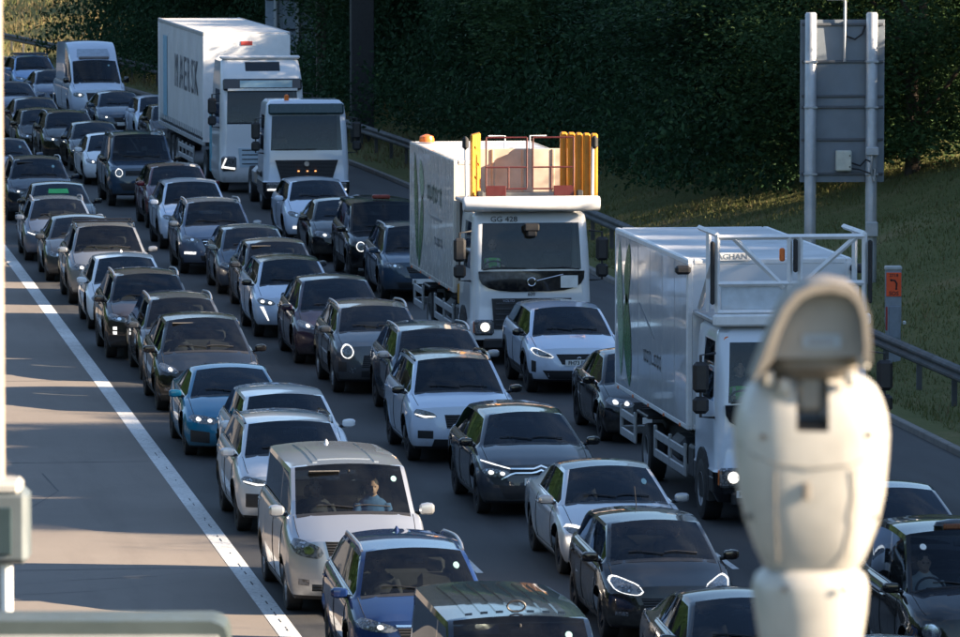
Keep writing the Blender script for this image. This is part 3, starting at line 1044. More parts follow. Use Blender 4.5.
        for nm, upl, lol, mt in S.get('side_bits', []):
            patch(nm, mir([(x * hw, z) for x, z in upl], sg), mir([(x * hw, z) for x, z in lol], sg), M[mt], root, 6, 3, .006)
    for nm, upl, lol, mt in S.get('front_bits', [('grille', [(-.42, hf - .09), (.42, hf - .09)], [(-.36, hf - .23), (.36, hf - .23)], 'grille'), ('lower_grille', [(-.66, zg + .2), (.66, zg + .2)], [(-.58, zg + .07), (.58, zg + .07)], 'plastic')]):
        patch(nm, [(x * hw, z) for x, z in upl], [(x * hw, z) for x, z in lol], M[mt], root, 16, 4, .006 if mt != 'chrome' else .012)
    # number plate
    zp_ = S.get('plate_z', zg + .22)
    h = cast((0, -hl - 1.5, zp_), (0, 1, 0))
    if h:
        plo = B('number_plate', M['white_plate'], root, (0, h[0].y - .012, zp_), (.52, .012, .112), .004)
        if S.get('plate'):
            text_part('lettering', S['plate'], .105, M['ink'], plo, (S.get('plate_dx', 0), h[0].y - .0205, zp_ - .002), (R(90), 0, 0), .92, .001, True)
    # badge
    if S.get('badge', 'front_bits' not in S):
        zb_, rb_ = S.get('badge', (hf - .15, .05))
        h = cast((0, -hl - 1.5, zb_), (0, 1, 0))
        if h:
            MB().lathe([(rb_, .0), (rb_, -.012), (rb_ * .82, -.016), (rb_ * .8, -.008)], 20, 'y', (0, h[0].y - .002, zb_)).build('badge', M['chrome'], root)
    # bonnet shut line and door shut lines
    for sg in (-1, 1):
        seam = MB()
        for ts in ([tc + .12, tB, tC - .28] if te - tr > 1.2 and not solid_sides else [tc + .12, tB + .12]):
            pts = []
            for q in range(9):
                z = lerp(zs(ts) - .03, zg + .12, q / 8)
                hh = cast((sg * 2, ts - hl, z), (-sg, 0, 0))
                if hh: pts.append(hh[0] + hh[1] * .0015)
            if len(pts) > 2: seam.tube(pts, .006, 4)
        pts = []
        for q in range(9):
            hh = cast((sg * 2, lerp(tc + .12, tC - .28, q / 8) - hl, zg + .12), (-sg, 0, 0))
            if hh: pts.append(hh[0] + hh[1] * .0015)
        if len(pts) > 2: seam.tube(pts, .006, 4)
        pts = []
        for q in range(8):
            tq = lerp(t0 + .12, tc - .02, q / 7)
            hh = cast((sg * wbf(tq) * .90, tq - shf(tq) * .25 - hl, H + 1), (0, 0, -1))
            if hh: pts.append(hh[0] + hh[1] * .001)
        if len(pts) > 2: seam.tube(pts, .005, 4)
        seam.build('shut_line', M['underbody'], root)
        for ts in ((tB - .16, tC - .36) if te - tr > 1.2 else (tB - .1,)):
            hh = cast((sg * 2, ts - hl, zs(ts) - .13), (-sg, 0, 0))
            if hh: MB().box((hh[0].x + sg * .012, hh[0].y, hh[0].z), (.03, .2, .03), .01).build('door_handle', M['chrome'] if S.get('chrome') else paint_mat, root)
        # mirrors
        tm_ = lerp(tc, tr, .24)
        mx = wbf(tm_) + .13
        mz = zs(tm_) + S.get('mz', .07)
        mm = MB()
        secs = [(-.11, .03, .035), (-.085, .055, .058), (0, .068, .07), (.065, .064, .062), (.095, .036, .038)]
        vv, ff = [], []
        for (sx, ry, rz_) in secs:
            for q in range(12):
                an = 2 * math.pi * q / 12
                ca, sa = math.cos(an), math.sin(an)
                e = .6
                vv.append((mx * sg + sx * sg, tm_ - hl - .03 + math.copysign(abs(ca) ** e, ca) * ry * (1.15 if ca < 0 else .55) + sx * .12, mz + math.copysign(abs(sa) ** e, sa) * rz_ * S.get('msz', 1)))
        for s_ in range(len(secs) - 1):
            for q in range(12):
                ff.append((s_*12+q, s_*12+(q+1) % 12, (s_+1)*12+(q+1) % 12, (s_+1)*12+q))
        ff += [tuple(range(12)), tuple(range(48, 60))]
        mm.add(vv, ff)
        mc = {'black': M['gloss_black'], 'silver': M['alloy'], None: paint_mat}[S.get('mirror')]
        mo = mm.build('door_mirror', mc, root)
        MB().tube([((mx - .16) * sg, tm_ - hl + .02, mz - .06), ((mx - .02) * sg, tm_ - hl, mz - .04)], .028, 6).build('mirror_arm', M['plastic'], mo)
        # wheels
        for ax in (axf, axr):
            wo = link('wheel', TYRE, root, (sg * (hw - .15), ax - hl, S['rw']), (0, 0, 0 if sg > 0 else math.pi), (1.0, S['rw'], S['rw']))
            link('rim', RIMS[S.get('rim', 0)], wo)
        # roof rails
        if S.get('rails'):
            pts = []
            for q in range(11):
                tq = lerp(tr + .08, te - .05, q / 10)
                lift = .045 if 0 < q < 10 else .0
                pts.append((sg * (wrf(tq) - .015), tq - shf(tq) * .4 - hl, zr(tq) + .012 + lift))
            MB().tube(pts, .019, 7).build('roof_rail', {'s': M['alloy'], 'b': M['gloss_black']}[S['rails']], root)
        # wiper
    wa = []
    for x0_, x1_ in ((-.55, .0), (.02, .56)):
        p = []
        for q in range(6):
            xx = lerp(x0_, x1_, q / 5) * wB
            hh = cast((xx, -hl - 1.0, lerp(zc + .1, zc + .055, abs(q / 5 - .3)) + .05), (0, 1, 0))
            if hh: p.append(hh[0] + hh[1] * .015)
        if len(p) > 3: MB().tube(p, .009, 5).build('wiper', M['plastic'], root)
    cw = []
    for e_ in (-.10, -.004):
        cw.append([(x, tc - shf(tc) * (1 - (abs(x) / wbf(tc)) ** 2.6) - hl + e_) for x in [wbf(tc) * .86 * (q / 6 - 1) for q in range(13)]])
    patch('cowl_trim', cw[0], cw[1], M['plastic'], root, 12, 1, .004, 'top', .01)
    for sg in (-1, 1):
        pts = []
        for q in range(12):
            tq = lerp(ta, tC, q / 11)
            pts.append((sg * (wbf(tq) - .03), tq - hl, zs(tq) + .02))
        MB().tube(pts, .010, 5).build('belt_trim', M['chrome'] if S.get('chrome') else M['gloss_black'], root)
    # aerial
    if S.get('aerial'):
        MB().lathe([(.035, 0), (.03, .02), (.008, .06)], 8, 'z', (0, te - .35 - hl, H - .03)).build('aerial', paint_mat, root)
    if S.get('whip'):
        MB().tube([(0, te - .3 - hl, H - .04), (0, te - .12 - hl, H + .22)], .006, 5).build('aerial', M['plastic'], root)
    # underbody and cabin
    ub = MB().box((0, 0, zg + .11), (W - .62, L - .5, .16), .04)
    ub.box((0, axf - hl, zg + .3), (W - .7, .75, .4), .03).box((0, axr - hl, zg + .3), (W - .7, .75, .4), .03)
    ub.build('underbody', M['underbody'], root, False)
    B('cabin_floor', M['cabin'], root, (0, (tc + tt) / 2 - hl, zg + .22), (W - .3, tt - tc - .1, .06), .01)
    zd = zc - .10
    link('dashboard', DASH, root, (0, tc + .2 - hl, zd - .02), None, (W / 1.84, 1, 1))
    ys = tr + .38 - hl
    zseat = max(zg + .28, zd - .42)
    for sx in (-.37, .37):
        so = link('seat', SEAT, root, (sx * W / 1.84, ys, zseat))
        link('headrest', HEADREST, so, (0, .42, .70))
    if te - tr > 1.0:
        link('rear_seat', BENCH, root, (0, ys + .92, zseat))
    link('steering_wheel', STEER, root, (-.37 * W / 1.84, tc + .52 - hl, zd + .06), (R(62), 0, 0))
    link('rear_view_mirror', REARVIEW, root, (0, tr - .16 - hl, zr(tr) - .10))
    hlm = MB()
    hlm.box((0, (tr + te) / 2 - hl, zr(tr) - .03), (wr * 1.85, te - tr - .1, .015), .004)
    hlm.build('headlining', M['cream_trim'], root)
    if S.get('visor'):
        B('sun_visor', M['cream_trim'], root, (-.34, tr - .16 - hl, zr(tr) - .055), (.42, .17, .015), .005, (R(-28), 0, 0))
    info = dict(S=S, root=root, cast=cast, patch=patch, hl=hl, zr=zr, zs=zs, wrf=wrf, wB=wB, ys=ys, zseat=zseat, zd=zd, paint=paint_mat, shf=shf)
    if S.get('disc'):
        dx, mt = S['disc']
        zz = zr(tr) - .13
        patch('permit_sticker', ellipse(dx, zz, .04, .034, True, 7), ellipse(dx, zz, .04, .034, False, 7), M[mt], root, 6, 2, .004)
    return info
# ------------------------------------------------------------------ the queue of cars
def trap(nm, zu, zl, wu, wl, mt='grille', bow=0.0):
    return (nm, [(-wu, zu), (0, zu + bow), (wu, zu)], [(-wl, zl), (0, zl - bow), (wl, zl)], mt)
def side(nm, xi, xo, zu, zl, mt='plastic', rise=0.0):
    return (nm, [(xi, zu), (xo, zu + rise)], [(xi, zl), (xo, zl + rise * .5)], mt)

P = dict(
 navy=paint('navy', (.006, .012, .026), .45), blue=paint('blue', (.006, .020, .085), .5), silver=paint('silver', (.48, .50, .53), .75, .34),
 pale=paint('pale_silver', (.60, .62, .65), .4, .34), white=paint('white', (.74, .76, .78), .0, .3), teal=paint('bright_blue', (.004, .15, .27), .5),
 black=paint('black', (.006, .006, .007), .2), soot=paint('soft_black', (.012, .012, .014), .4), grey=paint('grey', (.07, .075, .085), .6),
 slate=paint('slate_blue', (.10, .13, .19), .65), brown=paint('brown_black', (.03, .024, .024), .5), plum=paint('plum', (.035, .02, .035), .5),
 red=paint('dark_red', (.085, .010, .02), .45), storm=paint('storm_blue', (.03, .055, .09), .55), ice=paint('ice_white', (.58, .66, .78), .1, .3),
 mid=paint('mid_grey', (.2, .21, .225), .65), gun=paint('gunmetal', (.035, .04, .05), .6), sky=paint('sky_blue', (.18, .32, .55), .4),
)
QUEUE = 'cars and vans queuing on the carriageway'
CARS = {}
def car(key, name, label, cat, px, py, col_, **S):
    CARS[key] = build_car(name, label, cat, S, px, py, P[col_], QUEUE)
    return CARS[key]

# ---- the lane beside the white edge line, nearest first
car('A1', 'passenger_van', 'dark navy van with ribbed roof cut off by bottom frame edge', 'van', 519, 617.5, 'navy', type='mpv', H=1.96, rim=1, privacy=1, mirror=None, disc=(.52, 'sticker'),
    front_bits=[trap('grille', .98, .86, .62, .6)], hl=(.62, .92, .84, .98, .86, 1.0), drl='off')
car('A2', 'estate_car', 'deep blue car with silver roof rails in front of silver van', 'car', 413.6, 548, 'blue', type='suv', H=1.58, L=4.6, hf=.84, zc=1.0, clad=0, rails='s', rim=1, visor=0, disc=(.5, 'sticker'),
    hl=(.42, .93, .70, .78, .74, .87), drl='onepod', mz=.05, front_bits=[trap('grille', .76, .64, .42, .36), trap('chrome_bar', .80, .775, .44, .43, 'chrome'), trap('lower_grille', .48, .33, .7, .6, 'plastic')], aerial=1)
car('A3', 'passenger_van', 'silver people carrier van with white sun visors in windscreen', 'van', 347.5, 465, 'silver', type='mpv', privacy=1, visor=1, rim=2, disc=(.60, 'sticker'), chrome=0, nose=.34,
    hl=(.50, .93, .76, .92, .84, 1.04), drl='off', msz=1.25, badge=(.90, .085), plate_z=.52, aerial=1,
    front_bits=[trap('grille', 1.0, .76, .48, .42), trap('lower_grille', .43, .33, .5, .44)],
    side_bits=[side('fog_lamp', .70, .84, .49, .41, 'lamp', .01), side('lower_grille', .5, .66, .43, .34, 'grille', .0)])
car('A4', 'suv_car', 'pale silver SUV with roof rails right behind silver van', 'car', 289.5, 421, 'pale', type='suv', H=1.58, wr=0.670, clad=0, rails='b', rim=1,
    hl=(.46, .92, .73, .80, .76, .88), drl='strip', front_bits=[trap('grille', .84, .50, .42, .36, 'grille', .0), trap('lower_grille', .42, .34, .5, .5, 'plastic')],
    side_bits=[side('side_intake', .58, .86, .62, .42, 'plastic')])
car('A5', 'estate_car', 'white estate car wedged between bright blue coupe and pale SUV', 'car', 285, 394, 'white', type='estate', wr=0.630, rim=1, drl='strip')
car('A6', 'coupe_car', 'bright blue coupe with twin lit headlights', 'car', 229.8, 367.6, 'teal', type='coupe', wr=0.610, rim=1, hl=(.40, .90, .56, .67, .61, .72), drl='pods',
    front_bits=[trap('grille', .66, .52, .30, .28), trap('lower_grille', .42, .25, .45, .40, 'plastic')], side_bits=[side('side_intake', .55, .88, .44, .26, 'plastic', .03)], badge=(.70, .035))
car('A7', 'electric_car', 'black rounded electric car behind bright blue coupe', 'car', 201.9, 318, 'black', type='electric', roofmat=M['gloss_black'], rim=3, nose=.36, visor=1,
    hl=(.58, .92, .70, .77, .76, .88), drl='onepod', front_bits=[trap('lower_grille', .40, .27, .72, .64, 'plastic')], side_bits=[side('fog_lamp', .68, .84, .46, .40, 'lamp')], plate_z=.48)
car('A8', 'estate_car', 'dark grey estate car with black roof rails behind black electric car', 'car', 181, 298, 'gun', type='estate', H=1.5, rails='s', rim=1, drl='pods')
car('A9', 'suv_car', 'brownish black SUV with stacked fog lights', 'car', 147, 274, 'brown', type='suv', rails='s', rim=3, hl=(.52, .92, .74, .82, .80, .92), drl='off',
    front_bits=[trap('grille', .84, .72, .50, .46)], side_bits=[side('fog_lamp', .76, .84, .66, .60, 'drl'), side('fog_lamp', .76, .84, .57, .51, 'drl')])
car('A10', 'hatchback_car', 'white hatchback tucked behind brownish black SUV', 'car', 125, 257, 'white', type='electric', L=4.4, H=1.47, W=1.8, zc=.92, hf=.72, tc=1.0, tr=1.85, te=3.4, tt=4.15, wr=0.600, zbr=1.0, wb=2.65, rim=1, drl='off', aerial=1,
    front_bits=[trap('lower_grille', .42, .26, .6, .56, 'plastic')])
car('A11', 'suv_car', 'silver SUV with roof bars laid across its black rails', 'car', 106, 226, 'mid', type='suv', H=1.68, W=1.88, L=4.65, rails='b', rim=1, zc=1.08, hl=(.52, .90, .76, .88, .78, .92), drl='onepod', mirror='silver',
    front_bits=[trap('grille', .88, .66, .40, .38)])
car('A12', 'saloon_car', 'dark grey car mostly hidden behind silver SUV with roof bars', 'car', 80, 217, 'gun', type='saloon', rim=1, drl='off')
car('A13', 'hatchback_car', 'slate blue hatchback nearest the top of white edge line', 'car', 57.8, 199, 'slate', type='hatch', H=1.46, W=1.82, rim=3, rails='s', hl=(.46, .92, .62, .69, .68, .78), drl='strip',
    front_bits=[trap('grille', .64, .52, .44, .40), trap('chrome_bar', .40, .375, .62, .62, 'chrome'), trap('lower_grille', .37, .26, .6, .55, 'plastic')])
car('A14', 'saloon_car', 'black car with green card in its windscreen', 'car', 58, 184, 'black', type='saloon', wr=0.630, rim=1, drl='off')
car('A15', 'suv_car', 'navy SUV with silver rails behind green card car', 'car', 37, 159, 'navy', type='suv', rails='s', rim=1, drl='onepod', disc=(.4, 'sticker'), visor=1)
car('A16', 'saloon_car', 'pale grey car cut by left frame edge behind navy SUV', 'car', 4, 140, 'slate', type='saloon', drl='off', disc=(.42, 'sticker'))

# ---- the middle lane
car('B0', 'saloon_car', 'pale roof of silver car at bottom frame edge below black cab', 'car', 897, 648, 'silver', type='saloon', drl='off')
car('B1', 'saloon_car', 'black saloon at bottom frame edge beside white camera', 'car', 742, 598, 'black', type='saloon', rim=1, drl='off', whip=0)
car('B2', 'hatchback_car', 'black hatchback with bright ring headlights in front of silver saloon', 'car', 653.8, 520, 'black', type='hatch', L=4.05, W=1.75, rim=1, whip=1, nose=.34, plate_z=.44,
    hl=(.44, .90, .62, .74, .70, .86), drl='ring', front_bits=[trap('grille', .60, .40, .48, .40)], side_bits=[side('fog_lamp', .66, .84, .42, .37, 'lamp')], mirror='black')
car('B3', 'saloon_car', 'silver saloon with blue windscreen sticker behind black hatchback', 'car', 608, 466, 'pale', type='saloon', L=4.9, roofmat=M['gloss_black'], rim=3, disc=(.46, 'sticker'), mirror='silver',
    hl=(.46, .93, .60, .68, .64, .76), drl='topstrip', front_bits=[trap('grille', .66, .46, .42, .38), trap('lower_grille', .36, .24, .7, .6, 'plastic')], badge=(.56, .07), chrome=1)
car('B4', 'crossover_car', 'dark grey crossover with chrome chevron across its nose', 'car', 525, 412, 'gun', type='estate', H=1.48, L=4.8, W=1.87, zg=.22, hf=.80, zc=.97, rw=.36, rim=3, rails=None, nose=.3, plate='LC', plate_dx=-.17, plate_z=.56, mirror='black',
    hl=(.50, .93, .62, .72, .64, .76), drl='pods',
    front_bits=[trap('grille', .74, .66, .50, .5, 'grille'), trap('lower_grille', .50, .30, .68, .58, 'plastic'),
                ('chrome_bar', [(-.50, .765), (-.12, .765), (0, .81), (.12, .765), (.50, .765)], [(-.50, .745), (-.11, .745), (0, .785), (.11, .745), (.50, .745)], 'chrome'),
                ('chrome_bar', [(-.64, .60), (-.46, .70), (-.12, .70), (0, .745), (.12, .70), (.46, .70), (.64, .60)], [(-.64, .58), (-.45, .68), (-.11, .68), (0, .72), (.11, .68), (.45, .68), (.64, .58)], 'chrome')],
    side_bits=[('daytime_light', [(.50, .765), (.92, .85)], [(.50, .748), (.92, .835)], 'drl')])
car('B5', 'suv_car', 'white SUV with black roof and sideways T headlights', 'car', 453.5, 358, 'ice', type='suv', H=1.65, L=4.42, roofmat=M['gloss_black'], mirror='black', rails='b', rim=3, nose=.26, clad=0, hf=.94,
    hl=(.52, .90, .76, .84, .78, .92), drl='strip', front_bits=[trap('grille', .82, .60, .38, .34), trap('lower_grille', .42, .30, .56, .6, 'plastic')],
    side_bits=[side('side_intake', .58, .84, .56, .43, 'plastic', .0)], badge=(.72, .055))
car('B6', 'estate_car', 'dark SUV with silver rails behind white SUV with black roof', 'car', 435, 329, 'storm', type='suv', H=1.58, rails='s', rim=1, hf=.84, drl='off', mirror='silver')
car('B7', 'compact_car', 'grey car with round ring headlights', 'car', 373.6, 306, 'grey', type='suv', H=1.56, L=4.3, W=1.82, wr=0.650, hf=.90, rails='s', rim=0, nose=.26, round=(.11, .72, .80), drl='ring', clad=1, oval=1.0,
    front_bits=[trap('grille', .74, .52, .40, .44), trap('lower_grille', .46, .34, .45, .45, 'plastic')], side_bits=[side('side_intake', .74, .9, .62, .44, 'plastic'), side('fog_lamp', .56, .68, .52, .42, 'lamp')], badge=(.85, .05))
car('B8', 'electric_car', 'plum coloured electric car behind grey car with ring headlights', 'car', 334.6, 279, 'plum', type='electric', rim=3, nose=.36, hl=(.58, .92, .70, .77, .76, .88), drl='onepod',
    front_bits=[trap('lower_grille', .40, .27, .72, .64, 'plastic')])
car('B9', 'crossover_car', 'white crossover with black roof and fang shaped daytime lights', 'car', 290, 259.6, 'ice', type='suv', H=1.55, L=4.3, W=1.79, wr=0.610, hf=.84, zc=1.0, roofmat=M['gloss_black'], mirror='black', rim=3, clad=0,
    hl=(.52, .92, .68, .77, .72, .84), drl='pods', front_bits=[trap('grille', .72, .46, .48, .40)], side_bits=[('daytime_light', [(.78, .66), (.86, .66)], [(.66, .38), (.69, .38)], 'drl')])
car('B10', 'hatchback_car', 'grey hatchback behind white crossover with fang lights', 'car', 276, 242, 'gun', type='hatch', H=1.5, rim=1, drl='off', visor=1)
car('B11', 'saloon_car', 'storm blue hatchback in front of slate blue SUV', 'car', 251, 228, 'storm', type='hatch', H=1.45, L=4.4, rim=1, hl=(.5, .92, .60, .68, .64, .75), drl='off', front_bits=[trap('grille', .60, .42, .40, .36)])
car('B12', 'suv_car', 'slate blue SUV with chrome barred grille and rails', 'car', 213.5, 201.6, 'slate', type='suv', H=1.66, rails='s', rim=1, hl=(.48, .92, .76, .84, .80, .93), drl='off', mirror='silver',
    front_bits=[trap('grille', .84, .62, .46, .36), trap('chrome_bar', .80, .78, .42, .42, 'chrome'), trap('chrome_bar', .73, .71, .38, .38, 'chrome'), trap('lower_grille', .46, .34, .5, .45, 'plastic')],
    side_bits=[side('fog_lamp', .60, .88, .55, .49, 'drl')])
car('B13', 'suv_car', 'sky silver SUV behind slate blue SUV', 'car', 191.5, 182, 'ice', type='suv', H=1.64, rim=1, drl='off', front_bits=[trap('grille', .82, .60, .44, .40)])
car('B14', 'suv_car', 'dark red SUV behind large black off roader', 'car', 175.8, 166, 'red', type='suv', H=1.6, rails=None, rim=3, drl='off')
car('B15', 'off_roader', 'tall boxy black off roader with round lit headlights', 'car', 138.6, 135, 'storm', type='fourbyfour', rim=3, round=(.10, .70, .94), drl='ring', rails='b', mirror='black', hoodcrown=.03, nose=.16,
    front_bits=[trap('grille', 1.0, .86, .52, .52), trap('lower_grille', .66, .46, .7, .6, 'plastic')])
car('B16', 'electric_car', 'white saloon partly hidden by boxy black off roader', 'car', 109, 134.6, 'white', type='saloon', rim=1, hl=(.55, .92, .62, .69, .66, .78), drl='onepod', front_bits=[trap('lower_grille', .38, .26, .66, .6, 'plastic')])
car('B17', 'saloon_car', 'black saloon behind the white saloon', 'car', 93.5, 123, 'black', type='saloon', rim=1, drl='strip')
car('B18', 'suv_car', 'black SUV with silver rails two places behind white saloon', 'car', 67, 112.5, 'black', type='suv', H=1.6, rails='s', drl='beam')
car('B19', 'hatchback_car', 'black hatchback partly hidden by black SUV with silver rails', 'car', 41, 110, 'black', type='hatch', L=4.0, drl='off')
car('B20', 'saloon_car', 'plum dark car above black hatchback near left frame edge', 'car', 34, 99, 'plum', type='saloon', wr=0.630, drl='onepod')
car('B21', 'saloon_car', 'dark car with pale roof cut by left frame edge', 'car', 12, 83, 'slate', type='saloon', drl='off')

# ---- the lane beside the hard shoulder
car('C2', 'saloon_car', 'dark car half hidden between white camera and black cab', 'car', 893, 488, 'storm', type='saloon', whip=1, drl='off')
car('C4', 'saloon_car', 'black car with twin lit headlights beside nearest white lorry', 'car', 640, 352, 'black', type='saloon', H=1.45, L=4.7, rim=1, hl=(.42, .90, .62, .74, .66, .78), drl='pods', front_bits=[trap('grille', .72, .52, .28, .26)], chrome=1)
car('C5', 'suv_car', 'white SUV with pointed black grille in front of yellow railed lorry', 'car', 566, 307, 'ice', type='suv', H=1.54, L=4.45, W=1.85, hf=.86, zc=1.0, nose=.34, rim=3, clad=1, plate='FH73 RT', plate_dx=-.03, plate_z=.60, mirror='black', rails=None,
    hl=(.50, .92, .68, .73, .76, .88), drl='ring',
    front_bits=[trap('grille', .76, .57, .46, .34, 'grille', .0), trap('lower_grille', .46, .30, .72, .60, 'plastic')],
    side_bits=[side('side_intake', .84, .92, .62, .42, 'plastic', .02)], badge=(.67, .04))
car('C7', 'estate_car', 'dark people carrier squeezed behind the yellow railed lorry', 'car', 415, 226, 'storm', type='suv', H=1.62, zc=1.0, rails='s', rim=1, drl='off', clad=0)
car('C8', 'taxi_car', 'black SUV with round lamps and red lamp bar on roof', 'car', 383, 202, 'black', type='fourbyfour', H=1.8, W=1.9, rim=1, round=(.10, .70, .82), drl='ring', hf=.95, zc=1.08, rw=.36)
car('C9', 'saloon_car', 'black saloon with lit oval headlights behind black SUV', 'car', 341, 200, 'black', type='saloon', rim=1, hl=(.46, .88, .58, .70, .64, .76), drl='onepod', badge=(.60, .07), front_bits=[trap('grille', .67, .50, .38, .34)])
car('C10', 'suv_car', 'white SUV in front of white day cab lorry', 'car', 315.5, 180.7, 'ice', type='suv', H=1.58, hf=.86, rim=1, clad=0, drl='off', hl=(.5, .92, .70, .78, .76, .88), front_bits=[trap('grille', .76, .54, .44, .38)], side_bits=[side('fog_lamp', .68, .8, .50, .43, 'drl')])
car('C13', 'hatchback_car', 'black hatchback just behind the long trailer', 'car', 171, 105.7, 'black', type='hatch', H=1.45, drl='off')
car('C14', 'hatchback_car', 'silver hatchback two places behind the long trailer', 'car', 157, 97, 'ice', type='hatch', H=1.47, drl='off')
car('C15', 'saloon_car', 'dark blue car in front of the white high roof van', 'car', 117, 92.5, 'storm', type='saloon', drl='beam')
car('C17', 'saloon_car', 'silver car with one dazzling headlight beside white high roof van', 'car', 52, 71, 'slate', type='saloon', drl='beam')
car('C18', 'suv_car', 'sky blue SUV at the far end of queue', 'car', 31, 57, 'sky', type='suv', H=1.62, rails='b', drl='off')
van = car('C16', 'delivery_van', 'tall white high roof delivery van with lit headlights', 'van', 91.6, 61.3, 'ice', type='transit', panel_sides=1, tB=2.7, hl=(.52, .90, .82, .97, .86, 1.0), drl='onepod', mirror='black', msz=1.7, mz=.12,
    front_bits=[trap('grille', .98, .62, .46, .40, 'plastic'), trap('lower_grille', .46, .34, .5, .5, 'plastic')], disc=(.5, 'sticker'))
# roof light bar pod on the high roof
pv = van['patch']
pv('roof_panel', [(-.55, 2.46), (.55, 2.46)], [(-.60, 2.18), (.60, 2.18)], plain('van_glass_panel', (.35, .42, .5), .2), van['root'], 8, 3, .01)
hb = van['cast']((0, -6, 2.17), (0, 1, 0))
if hb: B('roof_lamp_bar', plain('lamp_bar', (.22, .2, .2), .4), van['root'], (0, hb[0].y - .05, 2.17), (1.1, .12, .1), .03)

# black cab: nearest right
cab = car('C1', 'black_cab', 'black taxi with round headlight and roof sign', 'taxi', 961, 530, 'black', type='cab', round=(.105, .74, .72), drl='bowl', oval=1.0, nose=.30, rim=1, hoodcrown=.12, disc=(-.5, 'white_plate'), wnose=.90,
    front_bits=[trap('grille', .84, .56, .26, .24), trap('lower_grille', .42, .32, .6, .55, 'plastic')], side_bits=[side('fog_lamp', .88, .95, .66, .58, 'lamp')], hf=.88)
S = cab['S']
MB().lathe([(.30, 0), (.31, .05), (.28, .1), (.12, .13)], 20, 'z').build('roof_sign', M['gloss_black'], cab['root'], loc=(0, S['tr'] + .12 - cab['hl'], S['H'] - .05), scale=(1, .4, 1))
so = B('roof_sign_lens', plain('sign_lens', (.16, .05, .02), .3), cab['root'], (0, S['tr'] - .01 - cab['hl'], S['H'] - .0), (.42, .03, .07), .02)

# ribs pressed into the roof of the nearest van, and its loop aerial
a1 = CARS['A1']; S = a1['S']
for k in range(7):
    x = (k - 3) * .17
    a1['patch']('roof_rib', [(x - .04, S['tr'] + .25 - a1['hl']), (x - .04, S['te'] - .3 - a1['hl'])], [(x + .04, S['tr'] + .25 - a1['hl']), (x + .04, S['te'] - .3 - a1['hl'])],
                paint('navy', ()), a1['root'], 12, 2, .014, 'top', .02)
MB().tube([(.1 * math.cos(a), -a1['hl'] + S['tr'] + .14, S['H'] - .0 + .06 + .06 * math.sin(a)) for a in [2 * math.pi * k / 14 for k in range(15)]], .012, 6).build('aerial', M['plastic'], a1['root'])
a3 = CARS['A3']; S = a3['S']
for x in (-.42, .42):
    a3['patch']('roof_rib', [(x - .03, S['tr'] + .2 - a3['hl']), (x - .03, S['te'] - .3 - a3['hl'])], [(x + .03, S['tr'] + .2 - a3['hl']), (x + .03, S['te'] - .3 - a3['hl'])], P['silver'], a3['root'], 10, 2, .01, 'top', .02)
a3['patch']('roof_panel', [(-.36, S['tr'] + .45 - a3['hl']), (.36, S['tr'] + .45 - a3['hl'])], [(-.36, S['tr'] + 2.2 - a3['hl']), (.36, S['tr'] + 2.2 - a3['hl'])], P['silver'], a3['root'], 8, 4, .008, 'top', .02)
for x, w_, mt in ((-.2, .3, 'white_plate'), (.12, .2, 'sticker'), (.36, .24, 'white_plate')):
    B('paper_on_dashboard', M[mt], a3['root'], (x, S['tc'] + .1 - a3['hl'], a3['zd'] + .10), (w_, .18, .03), .005)
# roof bars on the silver SUV
a11 = CARS['A11']; S = a11['S']
for t in (S['tr'] + .35, S['tr'] + 1.25):
    MB().tube([(-.66, t - a11['hl'], S['H'] + .035), (.66, t - a11['hl'], S['H'] + .035)], .022, 8).build('roof_bar', M['gloss_black'], a11['root'])
# green card leaning in a windscreen
a14 = CARS['A14']; S = a14['S']
a14['patch']('windscreen_card', [(-.26, S['H'] - .15), (.22, S['H'] - .15)], [(-.28, S['H'] - .25), (.24, S['H'] - .25)], M['green_card'], a14['root'], 8, 2, .006)
# lamp bar on the black SUV
c8 = CARS['C8']; S = c8['S']
B('roof_lamp_bar', plain('red_lamp_bar', (.20, .03, .02), .3), c8['root'], (0, S['tr'] + .3 - c8['hl'], S['H'] + .06), (.42, .16, .1), .03)
# load on the far sky blue SUV
c18 = CARS['C18']; S = c18['S']
for t in (S['tr'] + .3, S['tr'] + 1.2):
    MB().tube([(-.66, t - c18['hl'], S['H'] + .05), (.66, t - c18['hl'], S['H'] + .05)], .03, 8).build('roof_bar', M['gloss_black'], c18['root'])
# ------------------------------------------------------------------ lorries
def ring_cab(levels, nfront=(-1, -.985, -.6, -.3, 0, .3, .6, .985, 1), sides=(0, .06, .16, .40, .64, .84, 1), na=4):
    """levels: (z, half width, y front, y back, corner radius); a cab shell as a grid"""
    grid, tags = [], None
    for (z, w, yf, yb, r) in levels:
        row, tg = [], []
        for f in nfront: row.append((f * (w - r), yf, z)); tg.append(('f', f))
        for k in range(1, na):
            a = math.pi / 2 * k / na
            row.append((w - r + r * math.sin(a), yf + r - r * math.cos(a), z)); tg.append(('c', 1))
        for s in sides: row.append((w, lerp(yf + r, yb, s), z)); tg.append(('s', s))
        for s in reversed(sides): row.append((-w, lerp(yf + r, yb, s), z)); tg.append(('t', s))
        for k in range(na - 1, 0, -1):
            a = math.pi / 2 * k / na
            row.append((-w + r - r * math.sin(a), yf + r - r * math.cos(a), z)); tg.append(('d', 1))
        grid.append(row); tags = tg
    return grid, tags

